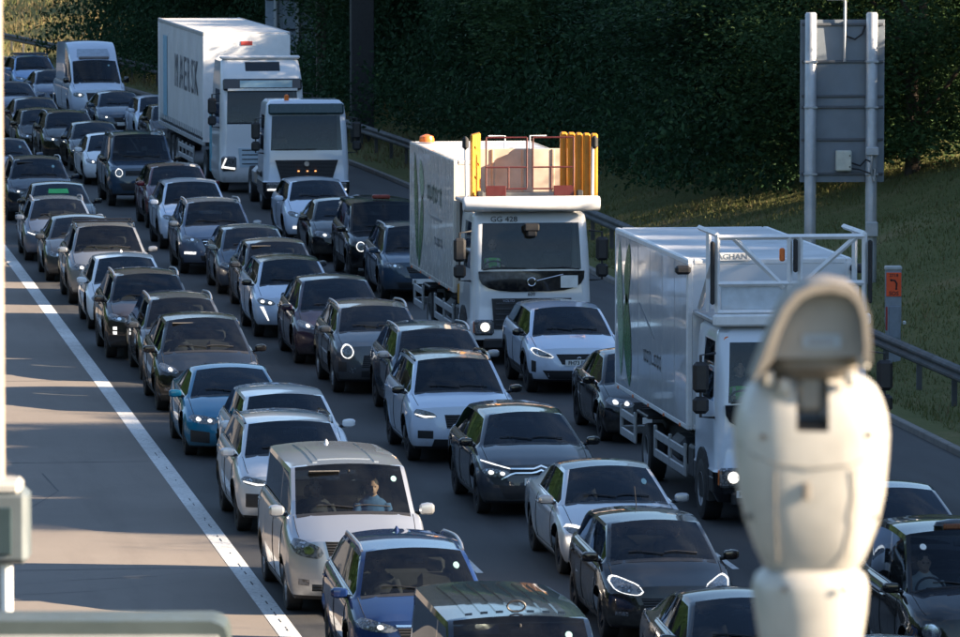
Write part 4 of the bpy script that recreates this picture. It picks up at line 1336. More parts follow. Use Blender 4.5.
def cab_shell(root, levels, body, ws_levels, side_levels, side_rng=(.06, .64), bands=None):
    grid, tags = ring_cab(levels)
    n = len(grid[0])
    verts = [p for row in grid for p in row]
    quads = {}
    for l in range(len(levels) - 1):
        for k in range(n):
            k2 = (k + 1) % n
            q = [l*n+k, l*n+k2, (l+1)*n+k2, (l+1)*n+k]
            a, b = tags[k], tags[k2]
            g = 'cab_body'
            if ws_levels[0] <= l < ws_levels[1] and a[0] == 'f' and b[0] == 'f' and a[1] >= -.985 and b[1] <= .985: g = 'windscreen'
            elif side_levels[0] <= l < side_levels[1] and a[0] == b[0] and a[0] in 'st' and min(a[1], b[1]) >= side_rng[0] and max(a[1], b[1]) <= side_rng[1]:
                g = ('sw', a[0])
            elif bands:
                for nm, l0, l1, fx in bands:
                    if l0 <= l < l1 and ((a[0] == 'f' and b[0] == 'f' and abs(a[1]) <= fx and abs(b[1]) <= fx) or fx > 1): g = nm
            quads.setdefault(g, []).append(q)
    top = [(len(levels) - 1) * n + k for k in range(n)]
    quads['cab_body'].append(top)
    mats = {'cab_body': ('cab_body', body), 'windscreen': ('windscreen', M['lorry_glass']), ('sw', 's'): ('side_window', M['side_glass']), ('sw', 't'): ('side_window', M['side_glass'])}
    if bands:
        for nm, l0, l1, fx in bands: mats[nm] = (nm, M['gloss_black'])
    return grid_groups(quads, verts, mats, root)

TRUCK_TYRE = MB().lathe([(.58, -.14), (.85, -.15), (.98, -.13), (1, -.1), (1, .1), (.98, .13), (.85, .15), (.58, .14), (.58, -.14)], 28, 'x', cap=False).mesh('tyre', M['rubber'])
def _trim():
    r = MB()
    r.lathe([(.6, .12), (.56, .14), (.5, .06), (.28, .03), (.26, .1), (.1, .12)], 24, 'x')
    for k in range(10):
        a = 2 * math.pi * k / 10
        r.lathe([(.03, .03), (.03, .07)], 6, 'x', (0, .4 * math.cos(a), .4 * math.sin(a)))
    return r.mesh('rim', plain('truck_rim', (.32, .33, .34), .5, .4))
TRUCK_RIM = _trim()
def truck_wheel(root, x, y, r=.5):
    w = link('wheel', TRUCK_TYRE, root, (x, y, r), (0, 0, 0 if x > 0 else math.pi), (1, r, r))
    link('rim', TRUCK_RIM, w)

def mirror_pair(root, w, y, z, arm=True):
    for sg in (-1, 1):
        x = sg * (w + .24)
        m = B('wing_mirror', M['plastic'], root, (x, y - .12, z), (.24, .14, .46), .05)
        B('lower_mirror', M['plastic'], m, (x, y - .12, z - .42), (.24, .14, .26), .05)
        MB().tube([(sg * w, y, z + .35), (x, y - .12, z + .33), (x, y - .12, z - .6), (sg * w, y, z - .62)], .022, 6).build('mirror_arm', M['plastic'], m)

def cab_interior(root, yf, zf, w, driver=True):
    B('dashboard', M['cabin'], root, (0, yf + .38, zf - .18), (2 * w - .3, .5, .35), .08)
    for sx in (-.62, .62):
        so = link('seat', SEAT, root, (sx, yf + 1.15, zf - .38))
        link('headrest', HEADREST, so, (0, .42, .70))
    link('steering_wheel', STEER, root, (-.62, yf + .72, zf - .02), (R(35), 0, 0), (1.2, 1.2, 1.2))
    B('rear_wall', plain('cab_back_wall', (.022, .024, .028), .9), root, (0, yf + 1.62, zf + .3), (2 * w - .2, .04, 1.7), .01)

def side_guard(root, x, y0, y1, mat):
    for z in (.55, .85):
        B('side_guard_rail', mat, root, (x, (y0 + y1) / 2, z), (.04, y1 - y0, .14), .012)
    n = max(2, int((y1 - y0) / 1.1) + 1)
    for k in range(n):
        B('side_guard_post', mat, root, (x, lerp(y0 + .06, y1 - .06, k / (n - 1)), .74), (.05, .1, .5), .01)

def box_body(root, w, y0, y1, z0, z1, panel, trim, roofm, ch=.02):
    hw = w / 2
    B('body_side', panel, root, (-hw + .03, (y0 + y1) / 2, (z0 + z1) / 2), (.06, y1 - y0 - .16, z1 - z0 - .12), .008)
    B('body_side', panel, root, (hw - .03, (y0 + y1) / 2, (z0 + z1) / 2), (.06, y1 - y0 - .16, z1 - z0 - .12), .008)
    B('body_front', panel, root, (0, y0 + .03, (z0 + z1) / 2), (w - .16, .06, z1 - z0 - .12), .008)
    B('body_rear_door', panel, root, (-hw / 2, y1 - .03, (z0 + z1) / 2), (hw - .1, .06, z1 - z0 - .12), .008)
    B('body_rear_door', panel, root, (hw / 2, y1 - .03, (z0 + z1) / 2), (hw - .1, .06, z1 - z0 - .12), .008)
    B('body_roof', roofm, root, (0, (y0 + y1) / 2, z1 - .03), (w - .12, y1 - y0 - .12, .05), .01)
    B('body_floor', M['steel_dark'], root, (0, (y0 + y1) / 2, z0 + .03), (w - .1, y1 - y0 - .1, .08), .01)
    for sg in (-1, 1):
        for y in (y0 + .04, y1 - .04):
            B('corner_post', trim, root, (sg * (hw - .045), y, (z0 + z1) / 2), (.10, .10, z1 - z0 - .1), .02)
        for z in (z0 + .05, z1 - .05):
            B('edge_rail', trim, root, (sg * (hw - .045), (y0 + y1) / 2, z), (.10, y1 - y0 + .004, .10), .02)
    for y in (y0 + .04, y1 - .04):
        for z in (z0 + .05, z1 - .05):
            B('edge_rail', trim, root, (0, y, z), (w - .19, .098, .098), .02)

LORRIES = 'lorries in the lane by the hard shoulder'
M['panel_gloss'] = plain('glossy_white_panel', (.66, .68, .70), .10, 0, .04, 2, coat=.6)
M['panel_cream'] = plain('cream_white_panel', (.66, .63, .58), .22, 0, .08, 2, coat=.3)
M['roof_grey'] = plain('translucent_roof', (.45, .47, .50), .45, 0, .15, 1.5)
M['cab_white'] = paint('cab_white', (.70, .71, .72), 0, .32)
M['cab_blue_white'] = paint('cab_blue_white', (.62, .68, .76), 0, .32)
M['guard'] = plain('guard_alloy', (.42, .43, .44), .45, .3)
M['green_leaf'] = plain('green_print', (.03, .14, .045), .3, 0, .2, 3)
M['green_pale'] = plain('pale_green_print', (.22, .36, .25), .3, 0, .2, 3)
M['grey_print'] = plain('grey_print', (.22, .24, .27), .4)
M['frame_white'] = plain('white_frame_paint', (.7, .71, .72), .4, 0, .08)
M['yellow'] = plain('yellow_guard_paint', (.52, .22, .018), .45, 0, .15, 4)
M['maroon'] = plain('dark_red_rail', (.075, .010, .010), .45)

def leaf_print(root, x, y0, y1, z0, z1, mat, seed, lean=.0):
    """a printed leaf blade on the side panel, as a thin vinyl"""
    n = 12; up, v = [], []
    for k in range(n + 1):
        t = k / n
        wd = math.sin(math.pi * t) ** .7 * (y1 - y0) / 2 + .01
        c = (y0 + y1) / 2 + lean * (t - .5) + .05 * math.sin(t * 5 + seed)
        z = lerp(z0, z1, t)
        v += [(x, c - wd, z), (x, c + wd, z)]
    f = [(2*k, 2*k+1, 2*k+3, 2*k+2) for k in range(n)]
    m = len(v)
    v += [(x + .003, b, c) for a, b, c in v]
    f += [tuple(i + m for i in reversed(q)) for q in f]
    link('leaf_print', to_mesh('leaf_print', v, f, mat, None, False), root)

def wordmark(root, x, y, z, n, h, pitch, mat, seed):
    rr = random.Random(seed); mb = MB()
    for k in range(n):
        yy = y - k * pitch
        for dy, dz, w, hh in ((-.3, 0, .12, .6 + rr.uniform(0, .4)), (.3, 0, .12, .55 + rr.uniform(0, .3)), (0, .26, .6, .14), (0, -.24, .6, .14)):
            if rr.random() < .85:
                mb.box((x, yy + dy * pitch * .8, z + dz * h), (.004, w * pitch, hh * h), 0)
    mb.build('side_wordmark', mat, root, False)['kind'] = 'stuff'

# ---- lorry with yellow guards on its front platform
def catering_lorry(name, label, px, py, zref, body_m, panel, guard_style):
    gx, gy = ground_at(px, py, zref)              # centre of the windscreen's upper edge
    root = tag(empty(name, (round(gx, 2), round(gy, 2), 0), 0), label, 'lorry', LORRIES)
    yf = -.18                                     # cab front
    lv = [(.36, 1.12, yf + .10, 1.75, 0.14), (.50, 1.19, yf - .02, 1.75, 0.16), (.82, 1.20, yf - .03, 1.75, 0.16), (.86, 1.18, yf, 1.75, 0.16),
          (1.22, 1.18, yf, 1.75, 0.17), (1.62, 1.17, yf + .02, 1.75, 0.17), (1.86, 1.17, yf + .04, 1.75, 0.17), (2.3, 1.15, yf + .09, 1.75, 0.17), (2.76, 1.12, yf + .17, 1.75, 0.16),
          (2.90, 1.10, yf + .22, 1.75, 0.16), (2.98, 1.02, yf + .34, 1.70, 0.16)]
    cab_shell(root, lv, body_m, (6, 8), (6, 8), (.06, .64), [('lower_bumper', 0, 1 if guard_style == 'yellow' else 2, 2)])
    fy = yf - .002
    # black panel under the screen, grille, bumper, lamps
    MB().prism([(-1.04, 1.83), (1.04, 1.83), (1.03, 1.68), (.97, 1.58), (.84, 1.50), (.64, 1.45), (.36, 1.43), (-.36, 1.43), (-.64, 1.45), (-.84, 1.50), (-.97, 1.58), (-1.03, 1.68)], 1, yf - .018, yf + .06).build('windscreen_panel', M['gloss_black'], root)
    gr = MB().prism([(-.78, 1.30), (.78, 1.30), (.74, .70), (-.74, .70)], 1, yf - .045, yf + .05).build('grille', M['plastic'], root)
    for k in range(5):
        B('grille_bar', M['steel_dark'], gr, (0, yf - .052, .78 + k * .105), (1.42, .02, .035), .006)
    B('bumper_step', M['plastic'], root, (0, yf - .03, .42), (1.9, .12, .2), .03)
    for sg in (-1, 1):
        h = B('headlight', M['lamp'], root, (sg * .94, yf - .03, .74), (.40, .10, .30), .04)
        MB().lathe([(.09, 0), (.085, -.03), (.05, -.045)], 14, 'y', (sg * .92, yf - .075, .75)).build('lamp_pod', M['beam'], h)
        B('indicator', M['orange'], h, (sg * 1.12, yf + .0, .74), (.05, .1, .24), .015)
        arch_ = [(.95 + .64 * math.cos(math.pi * q / 14), .46 + .64 * math.sin(math.pi * q / 14)) for q in range(15)]
        MB().prism([(.31, .34)] + arch_[::-1] + [(1.59, .34)], 0, sg * .9, sg * 1.212).build('wheel_arch', M['plastic'], root)
        B('entry_step', M['plastic'], root, (sg * 1.06, .12, .62), (.3, .42, .3), .05)
        for x0, x1 in ((.1, .95),):
            MB().tube([(sg * x0, yf - .02, 1.88), (sg * (x0 + .5), yf - .012, 1.90), (sg * x1, yf + .02, 1.86)], .014, 5).build('wiper', M['plastic'], root)
        truck_wheel(root, sg * 1.085, .95, .46)
    B('number_plate', M['white_plate'], root, (0 if guard_style == 'yellow' else -.62, yf - .1, .50), (.52, .015, .11), .004)
    MB().tube([(.08 * math.cos(q * math.pi / 9), yf - .03, 1.62 + .08 * math.sin(q * math.pi / 9)) for q in range(19)], .012, 6, caps=False).build('badge', M['chrome'], root)
    mirror_pair(root, 1.16, .02, 2.25)
    cab_interior(root, yf, 1.86, 1.12)
    # chassis and box
    B('chassis', M['steel_dark'], root, (0, 4.6, .82), (.9, 9.0, .24), .02)
    B('underframe', M['underbody'], root, (0, 4.9, .72), (1.7, 6.6, .5), .05)
    y0, y1 = 1.95, 9.4
    box_body(root, 2.55, y0, y1, 1.25, 3.88, panel, M['frame_white'] if guard_style == 'white' else M['panel_cream'], M['roof_grey'])
    for sg in (-1, 1):
        for k in range(1, 6):
            B('panel_seam', M['grey_print'], root, (sg * 1.2755, lerp(y0, y1, k / 6), 2.56), (.004, .012, 2.4), .001)
        side_guard(root, sg * 1.2, 2.5, 5.6, M['guard']); side_guard(root, sg * 1.2, 7.6, 9.2, M['guard'])
        truck_wheel(root, sg * 1.05, 6.6, .46)
        B('mudguard', M['plastic'], root, (sg * 1.06, 6.6, 1.06), (.4, 1.15, .06), .02)
        B('battery_box', M['steel_dark'], root, (sg * .95, 2.2, .75), (.45, .55, .5), .04)
        B('air_tank', M['steel_dark'], root, (sg * .9, 4.2, .75), (.4, 1.0, .42), .1)
        for k in range(5):
            B('marker_lamp', M['orange'], root, (sg * 1.285, 2.6 + k * 1.6, 1.28), (.015, .10, .05), .004)
    B('rear_bumper', M['guard'], root, (0, 9.3, .55), (2.4, .08, .14), .02)
    return root, yf, (y0, y1)

l2, yf, (y0, y1) = catering_lorry('catering_lorry', 'white box lorry with yellow guards and dark red rails above cab', 530.5, 222.8, 2.76, M['cab_white'], M['panel_cream'], 'yellow')
zt = 3.02
p = MB().lathe([(.13, -1.34), (.15, -1.30), (.15, 1.30), (.13, 1.34)], 16, 'x', (0, yf + .0, zt + .12)).build('platform_roller', M['frame_white'], l2)
B('platform_deck', M['steel'], l2, (0, .9, zt + .12), (2.5, 1.9, .08), .02)
for sg in (-1, 1):
    fl = empty('side_guard_panel', (0, 0, 0)); fl.parent = l2
    for k in range(5):
        B('guard_slat', M['yellow'], fl, (sg * (1.02 - (k - 2) * (.052 if sg < 0 else .128)), .15 + .16 * k, zt + .82), (.07 if sg < 0 else .135, .15, 1.30), .03)
    MB().tube([(sg * 1.24, .1, zt + .15), (sg * 1.25, .1, zt + 1.30)], .035, 7).build('guard_post', M['frame_white'], fl)
    B('guard_bumper', M['rubber'], fl, (sg * 1.27, .02, zt + 1.30), (.12, .16, .26), .05)
    B('hinge_block', M['steel_dark'], fl, (sg * .98, .04, zt + .30), (.12, .1, .14), .02)
    # folding gate of dark red tube
    gt = empty('folding_gate', (0, 0, 0)); gt.parent = l2
    a, b = sg * .06, sg * .86
    def rail(p0, p1, r=.018): MB().tube([p0, p1], r, 6).build('gate_rail', M['maroon'], gt)
    yy = .06
    for x in (a, b): rail((x, yy, zt + .42), (x, yy, zt + 1.40))
    for z in (1.40, .82): rail((a, yy, zt + z), (b, yy, zt + z))
    rail((a, yy, zt + .40), (lerp(a, b, .5), yy, zt + .40)); rail((lerp(a, b, .45), yy, zt + .4), (lerp(a, b, .45), yy, zt + .82))
    B('gate_plate', M['maroon'], gt, (lerp(a, b, .76), yy, zt + .36), (.40, .03, .20), .008)
    MB().tube([(sg * .25, y0 - .05, zt + .85), (sg * .25, y0 - .05, zt + 1.34), (sg * .58, y0 - .05, zt + 1.34)], .016, 6).build('hand_rail', M['frame_white'], l2)
MB().tube([(.12 * math.cos(a) - .12, y0 - .06, zt + 1.02 + .07 * math.sin(a)) for a in [2 * math.pi * k / 14 for k in range(15)]], .01, 5).build('rope_loop', M['steel_dark'], l2)
bk = B('backing_panel', plain('tan_panel', (.50, .41, .33), .6, 0, .2, 3), l2, (0, 1.1, zt + .70), (1.8, .04, .86), .01)
for k in range(3): B('panel_rib', plain('tan_rib', (.46, .35, .26), .6), bk, (-.6 + k * .6, 1.07, zt + .70), (.05, .03, .84), .01)
B('front_panel_strip', plain('front_strip', (.5, .46, .4), .5), l2, (0, y0 - .02, zt + .72), (1.7, .03, .06), .008)
MB().lathe([(.0, 0), (.16, .0), (.16, .06), (.14, .12), (.03, .16)], 14, 'z', (-1.0, 8.7, 3.9)).build('beacon', M['orange'], l2, scale=(1, 1, 1))
cl = MB().box((0, 0, 0), (.3, .12, .16), .03).box((0, .0, -.12), (.2, .1, .14), .03).build('camera_unit', M['plastic'], l2, loc=(0, yf - .02, 2.68))
text_part('fleet_number', 'GG 428', .15, M['ink'], l2, (-.52, yf + .165, 2.83), (R(84), 0, 0), 1.1)
text_part('model_number', '600', .10, M['ink'], l2, (0, yf - .012, 1.38), (R(90), 0, 0))
MB().tube([(.1, yf - .03, 1.64), (.62, yf - .03, 1.76)], .012, 5).build('badge_bar', M['chrome'], l2)
B('notice', M['white_plate'], l2, (.74, yf - .024, 1.62), (.34, .008, .24), .002)
text_part('maker_lettering', 'VOLVO', .07, M['chrome'], l2, (-.45, yf - .05, 1.255), (R(90), 0, 0))
leaf_print(l2, -1.283, 7.9, 8.5, 1.5, 3.7, M['green_leaf'], 1, .5)
leaf_print(l2, -1.283, 7.1, 7.7, 1.35, 2.9, M['green_leaf'], 2, -.6)
leaf_print(l2, -1.283, 6.9, 7.6, 2.8, 3.6, M['green_pale'], 3, .2)
wordmark(l2, -1.283, 6.1, 3.02, 6, .42, .42, plain('green_grey_print', (.10, .17, .15), .4), 3)
B('side_stripe', M['grey_print'], l2, (-1.2825, 4.8, 2.55), (.004, 1.9, .05), .001)
wordmark(l2, -1.283, 5.0, 2.1, 6, .22, .24, M['grey_print'], 5)
B('toolbox', plain('amber_box', (.5, .25, .03), .5), l2, (-.95, 1.82, 1.25), (.5, .1, .4), .02)
B('air_intake', M['plastic'], l2, (-1.0, 1.85, 2.4), (.3, .16, 1.5), .05)

# ---- nearest lorry, white lattice frame above the cab
l3, yf3, (y0, y1) = catering_lorry('catering_lorry', 'white box lorry with white lattice frame, nearest to the camera pole', 792, 351, 2.62, M['cab_blue_white'], M['panel_gloss'], 'white')
zt = 2.95
fr = [((-1.12, .1, zt + .25), (-1.12, .1, zt + 1.42)), ((1.12, .1, zt + .25), (1.12, .1, zt + 1.42)), ((-1.12, .1, zt + 1.38), (1.12, .1, zt + 1.38)),
      ((-1.12, .1, zt + .25), (1.12, .1, zt + .25)), ((-.02, .1, zt + .25), (-.02, .1, zt + 1.38)), ((.14, .1, zt + .25), (.14, .1, zt + 1.38)),
      ((-.86, .12, zt + 1.36), (-.1, .12, zt + .62)), ((.98, .12, zt + 1.36), (.24, .12, zt + .72)), ((-1.12, .1, zt + .68), (1.12, .1, zt + .68)),
      ((-1.12, .1, zt + 1.42), (-1.12, 1.8, zt + 1.42)), ((1.12, .1, zt + 1.42), (1.12, 1.8, zt + 1.42)), ((-1.12, .9, zt + .2), (-1.12, .9, zt + 1.42)), ((1.12, .9, zt + .2), (1.12, .9, zt + 1.42)),
      ((-1.12, 1.7, zt + .2), (-1.12, .15, zt + 1.2))]
for a, b in fr: MB().tube([a, b], .042, 4).build('frame_bar', M['frame_white'], l3, False)
B('platform_edge', M['frame_white'], l3, (0, .0, zt + .14), (2.4, .12, .18), .03)
B('platform_deck', M['steel'], l3, (0, .95, zt + .12), (2.4, 1.9, .08), .02)
B('platform_front_board', plain('board_blue_white', (.5, .56, .62), .5), l3, (0, .16, zt + .47), (2.1, .03, .36), .006)
for x, z, h in ((-1.2, zt + .85, .95), (1.2, zt + .85, .95), (.06, zt + 1.1, .5)):
    B('rubber_buffer', M['rubber'], l3, (x, .06, z), (.06, .1, h), .02)
sp_ = B('maker_plate', M['white_plate'], l3, (-.62, y0 - .04, zt + .96), (.62, .02, .12), .004)
text_part('lettering', 'LAGHAN', .12, M['grey_print'], sp_, (-.62, y0 - .053, zt + .96), (R(90), 0, 0), 1.1)
for sg in (-1, 1):
    B('work_lamp', M['plastic'], l3, (sg * 1.36, y0 - .08, 3.72), (.24, .16, .14), .04)
B('warning_lamp', M['orange'], l3, (-.1, .3, zt + 1.1), (.08, .08, .2), .02)
text_part('plate_lettering', 'FL', .1, M['ink'], l3, (-.80, yf3 - .1085, .498), (R(90), 0, 0), .95, .001, True)
leaf_print(l3, -1.283, 8.5, 9.1, 1.5, 3.7, M['green_pale'], 4, .1)
leaf_print(l3, -1.283, 7.6, 8.4, 1.4, 2.9, M['green_leaf'], 5, .3)
leaf_print(l3, -1.283, 7.7, 8.3, 2.7, 3.72, M['green_leaf'], 6, -.2)
B('side_stripe', M['grey_print'], l3, (-1.2825, 6.0, 2.62), (.004, 1.6, .03), .001, (R(16), 0, 0))
wordmark(l3, -1.283, 6.2, 2.05, 7, .30, .26, M['grey_print'], 7)
MB().lathe([(.05, 0), (.05, .02)], 8, 'y', (-.98, yf3 + .2, 2.8)).build('marker_lamp', M['orange'], l3)

# ---- white day cab tractor
gx, gy = ground_at(306, 115, 2.62)
l4 = tag(empty('lorry_tractor', (round(gx, 2), round(gy, 2), 0), 0), 'white day cab lorry with orange beacon in front of long trailer', 'lorry', LORRIES)
yf = -.15
lv = [(.34, 1.10, yf + .08, 1.7, 0.12), (.5, 1.18, yf - .03, 1.7, 0.15), (.80, 1.19, yf - .03, 1.7, 0.15), (.84, 1.16, yf, 1.7, 0.15), (1.3, 1.16, yf, 1.7, 0.16), (1.66, 1.15, yf + .02, 1.7, 0.16),
      (2.1, 1.13, yf + .06, 1.7, 0.16), (2.60, 1.10, yf + .14, 1.7, 0.16), (2.90, 1.06, yf + .22, 1.7, 0.16), (3.0, .96, yf + .36, 1.65, 0.16)]
cab_shell(l4, lv, M['cab_blue_white'], (5, 7), (5, 7), (.06, .64), [('lower_bumper', 0, 2, 2)])
MB().box((0, yf + .1, 2.78), (2.06, .10, .30), .04, (R(-14), 0, 0)).build('sun_visor', plain('visor_teal', (.02, .05, .055), .2), l4)
MB().prism([(-.86, 1.40), (.86, 1.40), (.70, .86), (-.70, .86)], 1, yf - .04, yf + .04).build('grille', M['grille'], l4)
MB().lathe([(.07, 0), (.07, -.02)], 14, 'y', (0, yf - .045, 1.30)).build('badge', M['chrome'], l4)
B('number_plate', M['white_plate'], l4, (0, yf - .07, .5), (.52, .015, .11), .004)
for x in (-.22, .02, .24): B('grille_lamp', M['amber'], l4, (x, yf - .05, 1.10), (.05, .02, .03), .004)
for sg in (-1, 1):
    h = B('headlight', M['lamp'], l4, (sg * .9, yf - .03, .66), (.42, .1, .24), .04)
    B('daytime_light', M['drl'], h, (sg * .9, yf - .085, .60), (.36, .02, .05), .008)
    truck_wheel(l4, sg * 1.0, 1.0, .5)
    for y in (4.6,): truck_wheel(l4, sg * .98, y, .5)
    B('wheel_arch', M['plastic'], l4, (sg * 1.05, 1.0, 1.0), (.34, 1.2, .2), .06)
    B('fuel_tank', M['alloy'], l4, (sg * .95, 2.7, .8), (.5, 1.1, .55), .12)
MB().lathe([(.06, 0), (.07, .02), (.06, .14), (.02, .17)], 12, 'z', (-.5, .3, 3.0)).build('beacon', M['orange'], l4)
mirror_pair(l4, 1.14, .05, 2.2)
cab_interior(l4, yf, 1.70, 1.1)
B('chassis', M['steel_dark'], l4, (0, 2.9, .85), (.9, 5.6, .26), .02)
B('fifth_wheel', M['steel_dark'], l4, (0, 4.4, 1.08), (.9, .9, .1), .03)
B('wiper', M['plastic'], l4, (-.3, yf - .01, 1.69), (1.1, .02, .03), .008)

# ---- articulated lorry with lettered trailer
gx, gy = ground_at(262, 90, 2.95)
l1 = tag(empty('articulated_lorry', (round(gx, 2), round(gy, 2), 0), R(1.2)), 'long articulated lorry with grey lettering on white trailer side', 'lorry', LORRIES)
yf = -.14
lv = [(.32, 1.15, yf + .08, 2.2, 0.12), (.5, 1.23, yf - .02, 2.2, 0.16), (.86, 1.24, yf - .02, 2.2, 0.16), (.9, 1.22, yf, 2.2, 0.16), (1.5, 1.22, yf, 2.2, 0.17), (1.98, 1.21, yf + .02, 2.2, 0.17),
      (2.4, 1.2, yf + .06, 2.2, 0.17), (2.95, 1.18, yf + .14, 2.2, 0.17), (3.32, 1.16, yf + .26, 2.2, 0.17), (3.75, 1.12, yf + .62, 2.2, 0.17), (3.86, 1.0, yf + .8, 2.15, 0.16)]
cab_shell(l1, lv, M['cab_white'], (5, 7), (5, 7))
vis = MB().box((0, yf + .10, 3.10), (2.26, .12, .34), .04, (R(-16), 0, 0)).build('sun_visor', M['gloss_black'], l1)
B('visor_board', plain('visor_print', (.45, .62, .68), .5, 0, .3, 1.2), vis, (.1, yf + .03, 3.12), (1.5, .03, .2), .006)
B('visor_stripe', M['white_plate'], vis, (0, yf + .0, 2.96), (2.0, .03, .07), .006)
B('roof_hatch', M['gloss_black'], l1, (.05, yf + .50, 3.60), (1.0, .04, .34), .02, (R(-40), 0, 0))
B('roof_deflector_edge', M['cab_white'], l1, (0, yf + .75, 3.86), (2.3, .3, .10), .04)
MB().prism([(-.7, 1.3), (.7, 1.3), (.66, .75), (-.66, .75)], 1, yf - .03, yf + .04).build('grille', plain('pale_grille', (.45, .55, .62), .4, 0, .1, 3), l1)
for k in range(4): B('grille_slot', M['plastic'], l1, (0, yf - .032, .85 + .13 * k), (1.2, .02, .03), .005)
for sg in (-1, 1):
    h = B('headlight', M['lamp'], l1, (sg * .98, yf - .03, .86), (.44, .12, .42), .05)
    B('daytime_light', M['drl'], h, (sg * (.98), yf - .095, .74), (.36, .02, .06), .008, (0, sg * R(-8), 0))
    B('daytime_light', M['drl'], h, (sg * (1.12), yf - .09, .88), (.05, .02, .32), .008, (0, sg * R(-24), 0))
    truck_wheel(l1, sg * 1.0, 1.3, .5); truck_wheel(l1, sg * .98, 5.0, .5)
    for y in (12.6, 13.9, 15.2): truck_wheel(l1, sg * 1.05, y, .5)
    B('side_fairing', plain('teal_fairing', (.12, .35, .45), .35), l1, (sg * 1.21, 2.42, 1.5), (.06, .4, 2.0), .02)
    side_guard(l1, sg * 1.24, 7.0, 11.6, M['guard'])
mirror_pair(l1, 1.2, .1, 2.5)
cab_interior(l1, yf, 2.0, 1.16)
B('chassis', M['steel_dark'], l1, (0, 9.6, 1.05), (1.0, 17.5, .26), .02)
y0, y1, z0, z1 = 4.0, 17.6, 1.2, 4.46
M['curtain'] = plain('white_curtain', (.60, .60, .60), .5, 0, .1, .8, bmp=.2)
hw = 1.275
B('trailer_front', M['white'], l1, (0, y0 + .03, (z0 + z1) / 2), (2.4, .06, z1 - z0 - .1), .01)
B('trailer_roof', plain('trailer_roof', (.62, .6, .57), .5), l1, (0, (y0 + y1) / 2, z1 - .03), (2.44, y1 - y0 - .1, .05), .01)
B('trailer_rear_door', M['white'], l1, (-.62, y1 - .03, (z0 + z1) / 2), (1.2, .06, z1 - z0 - .1), .01)
B('trailer_rear_door', M['white'], l1, (.62, y1 - .03, (z0 + z1) / 2), (1.2, .06, z1 - z0 - .1), .01)
B('trailer_floor', M['steel_dark'], l1, (0, (y0 + y1) / 2, z0), (2.4, y1 - y0 - .1, .12), .02)
for sg in (-1, 1):
    n = 8                                          # curtain hung in shallow folds
    v, f = [], []
    nn = 96
    for k in range(nn + 1):
        y = lerp(y0 + .12, y1 - .12, k / nn)
        b = .012 * math.sin(k * 2 * math.pi / 12)
        v += [(sg * (hw - .02 + b), y, z0 + .18), (sg * (hw - .02 + b), y, z1 - .1)]
    f = [(2*k, 2*k+2, 2*k+3, 2*k+1) for k in range(nn)]
    link('curtain', to_mesh('curtain', v, f, M['curtain'], None, True, 60), l1)
    B('top_rail', M['guard'], l1, (sg * (hw - .03), (y0 + y1) / 2, z1 - .05), (.08, y1 - y0, .12), .02)
    B('bottom_rail', M['guard'], l1, (sg * (hw - .03), (y0 + y1) / 2, z0 + .02), (.08, y1 - y0, .14), .02)
    for y in (y0 + .06, y1 - .06): B('corner_post', M['white'], l1, (sg * (hw - .05), y, (z0 + z1) / 2), (.12, .12, z1 - z0 - .1), .02)
    if sg < 0:
        for k in range(26): B('curtain_strap', M['grey_print'], l1, (sg * (hw + .012), y0 + .5 + k * .49, z0 + .2), (.012, .06, .3), .003)
B('front_sign', plain('red_label', (.4, .05, .04), .5), l1, (.0, y0 - .012, z1 - .32), (.34, .01, .12), .002)
M['letter'] = plain('grey_lettering', (.13, .14, .16), .55, 0, .25, 2)
text_part('side_lettering', 'MAERSK', 1.45, M['letter'], l1, (-hw - .006, 9.0, 3.0), (R(90), 0, R(-90)), .95, .004, False, 1.5)
B('blue_emblem', plain('emblem_blue', (.22, .42, .55), .5), l1, (-hw - .003, 15.4, 2.75), (.008, 1.2, 2.5), .003)
# ------------------------------------------------------------------ roadside furniture
M['sign_back'] = plain('sign_back_grey', (.17, .20, .235), .55, .1, .1, 2)
M['post_grey'] = plain('galvanised_post', (.40, .42, .44), .45, .35, .15, 3)
def place(px, X):                                  # a spot on the bank, X metres from the camera line, seen in column px
    lo, hi = 20, 400
    for _ in range(60):
        y = (lo + hi) / 2
        p = Vector((X + bend(y), y, 1)) - Vector((0, 0, CAM_H))
        c = 480 + F_PX * p.dot(_Rt) / p.dot(_Fw)
        if c > px: lo = y
        else: hi = y
    return X + bend(y), y
# sign seen from behind on two posts
sx, sy = place(842, 24.6)
sz = verge_z(24.6, sy) - .1
ms = tag(empty('road_sign', (sx, sy, sz), R(-4)), 'tall grey road sign seen from behind on two posts', 'sign')
S0 = 46.5
pw, z0, z1 = 1.83, 2.40, 5.90
for k, (xa, xb) in enumerate(((-pw/2, -.62), (-.615, .62), (.625, pw/2))):
    B('sign_panel', M['sign_back'], ms, ((xa + xb) / 2, .12, (z0 + z1) / 2), (xb - xa - .006, .03, z1 - z0), .006)
for z in (z0 + .18, z0 + .92, z0 + 1.62, z0 + 1.86, z0 + 2.60, z1 - .10):
    B('cross_rail', plain('sign_rail', (.09, .10, .115), .5, .2), ms, (0, .085, z), (pw - .06, .05, .06), .01)
for x in (-.70, .62):
    MB().lathe([(.125, -.3), (.125, z1 + .12), (.10, z1 + .16)], 18, 'z', (x, -.03, 0)).build('post', M['post_grey'], ms)
    for z in (z0 + .18, z0 + 1.62, z0 + 2.6):
        B('clamp', M['steel'], ms, (x, -.02, z), (.28, .28, .05), .01)
B('control_box', plain('box_cream', (.55, .55, .48), .5), ms, (.02, .0, z0 + .47), (.34, .16, .44), .02)
for z in (.34, .58): B('box_latch', M['steel_dark'], ms, (.15, -.09, z0 + z), (.03, .02, .03), .005)
